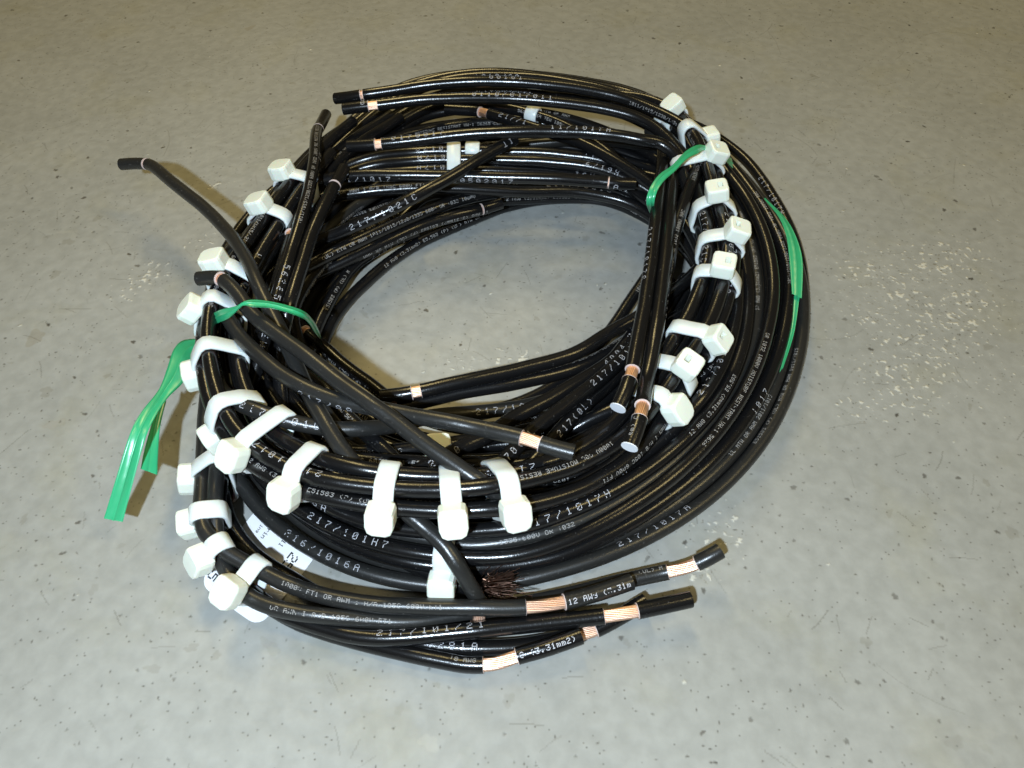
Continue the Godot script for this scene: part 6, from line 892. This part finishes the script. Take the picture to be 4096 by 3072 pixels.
	cable_tie("small pale cable tie piece behind the glossy back wires", "white cable ties half hidden among the wires", Vector3(-13.6, 23.3, -60.4), Vector3(1.000, 0.007, 0.023), [-2.5, 0, -2.4, -0.6, -2.3, -1.1, -2, -1.6, -1.6, -2, -1.1, -2.3, -0.6, -2.4, 0, -2.5, 0.6, -2.4, 1.1, -2.3, 1.6, -2, 2, -1.6, 2.2, -1.1, 2.4, -0.6, 2.5, 0, 2.4, 0.6, 2.2, 1.1, 2, 1.6, 1.6, 2, 1.1, 2.3, 0.6, 2.4, 0, 2.5, -0.6, 2.4, -1.1, 2.3, -1.6, 2, -2, 1.6, -2.3, 1.1, -2.4, 0.6], 24, 1, 1, 5, 0, 0)
	cable_tie("white cable tie piece seen through the gap under the top back wires", "white cable ties half hidden among the wires", Vector3(7.7, 22, -85.3), Vector3(0.885, 0.003, 0.466), [-2.6, 0, -2.5, -0.6, -2.3, -1.1, -2, -1.6, -1.6, -2, -1.1, -2.3, -0.6, -2.5, 0, -2.5, 0.5, -2.5, 1.1, -2.3, 1.5, -2, 1.9, -1.6, 2.2, -1.1, 2.4, -0.6, 2.5, 0, 2.4, 0.5, 2.2, 1.1, 1.9, 1.6, 1.5, 2, 1.1, 2.2, 0.5, 2.4, 0, 2.5, -0.6, 2.4, -1.1, 2.2, -1.6, 2, -2, 1.6, -2.3, 1.1, -2.5, 0.5], 14, 1, 1, 4.7, 0, 0)
	cable_tie("white cable tie piece between the back wires near the top right ties", "white cable ties half hidden among the wires", Vector3(55.1, 27.6, -76.6), Vector3(0.578, 0.079, 0.812), [-3.8, -1.4, -3.7, -2.2, -3.3, -3, -2.7, -3.5, -1.9, -3.9, -1.1, -3.9, -0.3, -3.7, 0.4, -3.2, 1, -2.6, 1.6, -2, 2.1, -1.4, 2.7, -0.8, 3.3, -0.1, 3.7, 0.6, 3.8, 1.4, 3.7, 2.2, 3.3, 3, 2.6, 3.5, 1.9, 3.9, 1, 3.9, 0.2, 3.7, -0.5, 3.2, -1, 2.6, -1.6, 2, -2.2, 1.4, -2.7, 0.8, -3.3, 0.1, -3.7, -0.6], 27, 1, 1, 4.7, 0.6, -1.5)
	cable_tie("white cable tie at the bottom front with its head lying flat by the frayed copper", "white cable ties half hidden among the wires", Vector3(-15.9, 9, 89.6), Vector3(0.996, 0.001, 0.091), [-5.5, -6.4, -4.9, -8, -3.4, -8.8, -1.7, -9.1, 0.1, -9.3, 1.8, -9.2, 3, -8, 3.5, -6.4, 3.9, -4.6, 4.3, -2.9, 4.7, -1.2, 5.1, 0.5, 5.2, 2.2, 5.1, 4, 5, 5.8, 4.1, 7.2, 2.5, 7.9, 0.8, 8.3, -0.9, 8.8, -2.6, 8.7, -3.9, 7.6, -4.3, 5.9, -4.4, 4.1, -4.6, 2.4, -4.8, 0.6, -5, -1.1, -5.2, -2.9, -5.3, -4.6], 24, 0, 0, 4.7, 0.6, 0.5)
	cable_tie("yellowed cable tie head deep inside behind the front wires", "white cable ties half hidden among the wires", Vector3(-19, 16.8, 63.3), Vector3(0.992, -0.057, -0.113), [-4.9, -0.8, -4.7, -1.7, -4.2, -2.4, -3.5, -3, -2.7, -3.3, -1.8, -3.2, -1, -2.9, -0.1, -2.6, 0.7, -2.3, 1.6, -1.9, 2.4, -1.6, 3.2, -1.2, 3.9, -0.7, 4.4, 0.1, 4.6, 1, 4.4, 1.9, 3.9, 2.6, 3.2, 3.2, 2.4, 3.4, 1.5, 3.4, 0.6, 3.1, -0.2, 2.8, -1.1, 2.5, -1.9, 2.1, -2.7, 1.8, -3.5, 1.4, -4.2, 0.9, -4.7, 0.1], 21, 0, 0, 4.7, 0, 0)


# ---------------------------------------------------------------- green twist ties
func ribbon(t: Node3D, called: String, left: Array, right: Array) -> void:
	var a := path_of(left)
	var b := path_of(right)
	var rows := maxi(8, int(maxf(a.s[a.s.size() - 1], b.s[b.s.size() - 1]) / 1.0))
	var cols := [[0.0, 0.0], [0.12, 0.03], [0.38, 0.0], [0.46, 0.22], [0.5, 0.30], [0.54, 0.22], [0.62, 0.0], [0.88, 0.03], [1.0, 0.0]]
	var o := t.position / MM
	var v := PackedVector3Array()
	var ix := PackedInt32Array()
	var w := cols.size()
	for side in 2:
		for i in rows + 1:
			var k := float(i) / rows
			var p: Vector3 = a.at(k * a.s[a.s.size() - 1])[0]
			var q: Vector3 = b.at(k * b.s[b.s.size() - 1])[0]
			var along: Vector3 = a.at(k * a.s[a.s.size() - 1])[3]
			var up := along.cross(q - p).normalized()
			if up.dot(EYE - p) < 0:
				up = -up
			var ripple := 0.10 * sin(i * 1.9) + 0.08 * sin(i * 0.7)
			for cl in cols:
				v.append((p.lerp(q, cl[0]) + up * (cl[1] + (0.0 if side == 0 else -0.16) + ripple * (0.5 - absf(cl[0] - 0.5)) * 0.6) - o) * MM)
	var half := (rows + 1) * w
	for i in rows:
		for j in w - 1:
			var p := i * w + j
			ix.append_array([p, p + 1, p + w, p + 1, p + w + 1, p + w])
			ix.append_array([half + p, half + p + w, half + p + 1, half + p + 1, half + p + w, half + p + w + 1])
		for j in [0, w - 1]:
			var p: int = i * w + j
			ix.append_array([p, p + w, half + p, half + p, p + w, half + p + w])
	piece(called, soft(v, ix), mats.green, t)


func make_ribbons() -> void:
	var left_tie := thing("green_twist_tie", "green twist tie round the left side, two long tails hanging outward", "twist tie", Vector3(-0.0979, 0.0000, 0.0046), "green twist ties holding the coil")
	ribbon(left_tie, "band",
		[-90.8, 14, 19.2, -88.2, 20, 22.8, -84.8, 27, 26.1, -80.6, 33, 29.1, -76, 38, 32.2, -70.2, 42, 34.8, -68.4, 43.5, 35, -66.5, 43.5, 34, -63.1, 42.5, 33.3, -58.2, 41, 33.3, -54.4, 38, 32.5, -53.7, 32, 29.5, -54.4, 23, 24.6, -55.9, 14, 19.5],
		[-90.5, 14, 19.2, -87.5, 20, 24.1, -83.2, 27, 28.2, -78.1, 33, 32.2, -73.3, 38, 35.4, -69.4, 42, 35.8, -67.8, 43.5, 36, -65.3, 43.5, 36.6, -61.9, 42.5, 35.8, -57.8, 41, 35.8, -54.3, 38, 35, -53.9, 32, 31.6, -54.8, 23, 26.4, -56.1, 14, 20.1])
	ribbon(left_tie, "tail",
		[-88.3, 18, 23.8, -92.6, 20, 26.1, -93.4, 22, 31.6, -92.8, 23, 39.2, -92.4, 24, 47.5, -93.6, 26, 56.3, -94.5, 26, 63, -97.1, 20.5, 71.6, -101, 12.5, 79.5],
		[-87.6, 18, 27.7, -87.9, 20, 32.9, -87.4, 22, 39.2, -87.3, 23, 44.4, -89.5, 24, 50.6, -90.4, 25, 58.1, -91.4, 24, 63.4, -93.8, 18.5, 70.3, -97.1, 10.5, 79.3])
	ribbon(left_tie, "tail",
		[-95.3, 18, 44.3, -94.5, 18, 53.3, -94.5, 17, 61.7, -94.3, 16, 67.1],
		[-92.7, 18, 46.6, -92.1, 18, 54.4, -91, 17, 61.7, -89.6, 16, 68.9])
	var right_tie := thing("green_twist_tie", "green twist tie round the right side, its end lying down the outer rim", "twist tie", Vector3(0.0948, 0.0000, -0.0454), "green twist ties holding the coil")
	ribbon(right_tie, "band",
		[75.1, 24, -54.8, 67.8, 33, -46.7, 62.1, 38, -41.3, 58, 41, -37.6, 53.4, 42, -32.7, 48.3, 42, -25.4, 43.7, 42, -20.6, 40.3, 41, -14.7, 39.7, 38, -12.2, 42.3, 30, -17.9, 46.7, 18, -27.9],
		[74.6, 24, -49.3, 67, 33, -44.1, 61.1, 38, -39.1, 57.4, 41, -33, 53.3, 42, -28.7, 48.8, 42, -22.5, 45, 42, -17.8, 42.6, 41, -13.9, 42, 38, -12.2, 44, 30, -18.6, 47.2, 18, -30])
	ribbon(right_tie, "tail",
		[85.9, 15, -45.1, 87.5, 18, -31.8, 87.6, 19, -21.2, 86.3, 19, -10.1, 84.1, 18, 5.2],
		[87, 15, -44.1, 89.6, 18, -30.9, 90.6, 19, -19.7, 90, 19, -8, 86.6, 18, 7.2])
	ribbon(right_tie, "tail",
		[85.2, 17, 4.5, 81.8, 15, 17.7, 75.1, 15, 33.8],
		[86.6, 17, 5.4, 82.5, 15, 18.8, 76.5, 15, 32.1])


# ---------------------------------------------------------------- paper tag
func make_tag() -> void:
	var flat := [-68.7, 0.6, 70.8, -50.6, 0.6, 84.4, -60.8, 0.6, 102.6, -78.4, 0.6, 90.9]
	var c := []
	for i in 4:
		c.append(Vector3(flat[i * 3], 0.35, flat[i * 3 + 2]))
	var o: Vector3 = (c[0] + c[1] + c[2] + c[3]) / 4.0
	o.y = 0.0
	var t := thing("paper_tag", "white paper tag printed 25, lying on the floor under the lower left wires", "tag", o * MM)
	# u runs along the long reading edge (right corner to bottom corner), v across
	var place := func(u: float, w: float, h: float) -> Vector3:
		var p: Vector3 = c[1].lerp(c[2], u).lerp(c[0].lerp(c[3], u), w)
		p.y = 0.35 + 0.5 * sin(u * 3.0 + w * 2.0) * sin(w * PI) + 0.5 * absf(w - 0.5) + h
		return (p - o) * MM
	var v := PackedVector3Array()
	var ix := PackedInt32Array()
	var n := 24
	for side in 2:
		for i in n + 1:
			for j in n + 1:
				var u := float(i) / n
				var w := float(j) / n
				# rounded corners
				var cut := 0.10 if u > 0.5 else 0.01
				var cu := 0.5 + (u - 0.5) * (1.0 - cut * pow(absf(w - 0.5) * 2.0, 10.0))
				var cw := 0.5 + (w - 0.5) * (1.0 - cut * pow(absf(u - 0.5) * 2.0, 10.0))
				v.append(place.call(cu, cw, 0.0 if side == 0 else -0.14))
	var half := (n + 1) * (n + 1)
	for i in n:
		for j in n:
			var p := i * (n + 1) + j
			ix.append_array([p, p + 1, p + n + 1, p + 1, p + n + 2, p + n + 1])
			ix.append_array([half + p, half + p + n + 1, half + p + 1, half + p + 1, half + p + n + 1, half + p + n + 2])
	piece("paper", soft(v, ix), mats.paper, t)
	# print: [text, where along, where across, height]
	var iv := PackedVector3Array()
	var ii := PackedInt32Array()
	for job in [["25", 0.09, 0.205, 0.125, 0.0], ["11", 0.03, 0.43, 0.06, 0.0], ["rin", 0.04, 0.68, 0.055, 0.0], ["ing", 0.05, 0.79, 0.045, 0.0], ["5", 0.80, 0.90, 0.12, 0.0]]:
		var text: String = job[0]
		var h: float = job[3]
		for k in text.length():
			var rows: Array = font.get(text[k], [])
			for y in rows.size():
				for x in 5:
					if rows[y] & (16 >> x):
						var u: float = job[1] + (k * 1.15 + x / 5.0) * h * 0.75
						var w: float = job[2] + (3 - y) * h / 7.0 * -1.0
						var b := iv.size()
						for q in [[0, 0], [0.75 / 5.0, 0], [0.75 / 5.0, 1.0 / 7.0], [0, 1.0 / 7.0]]:
							iv.append(place.call(u + q[0] * h, w + q[1] * h, 0.06))
						ii.append_array([b, b + 1, b + 2, b, b + 2, b + 3])
	piece("tag_print", soft(iv, ii), mats.ink, t)
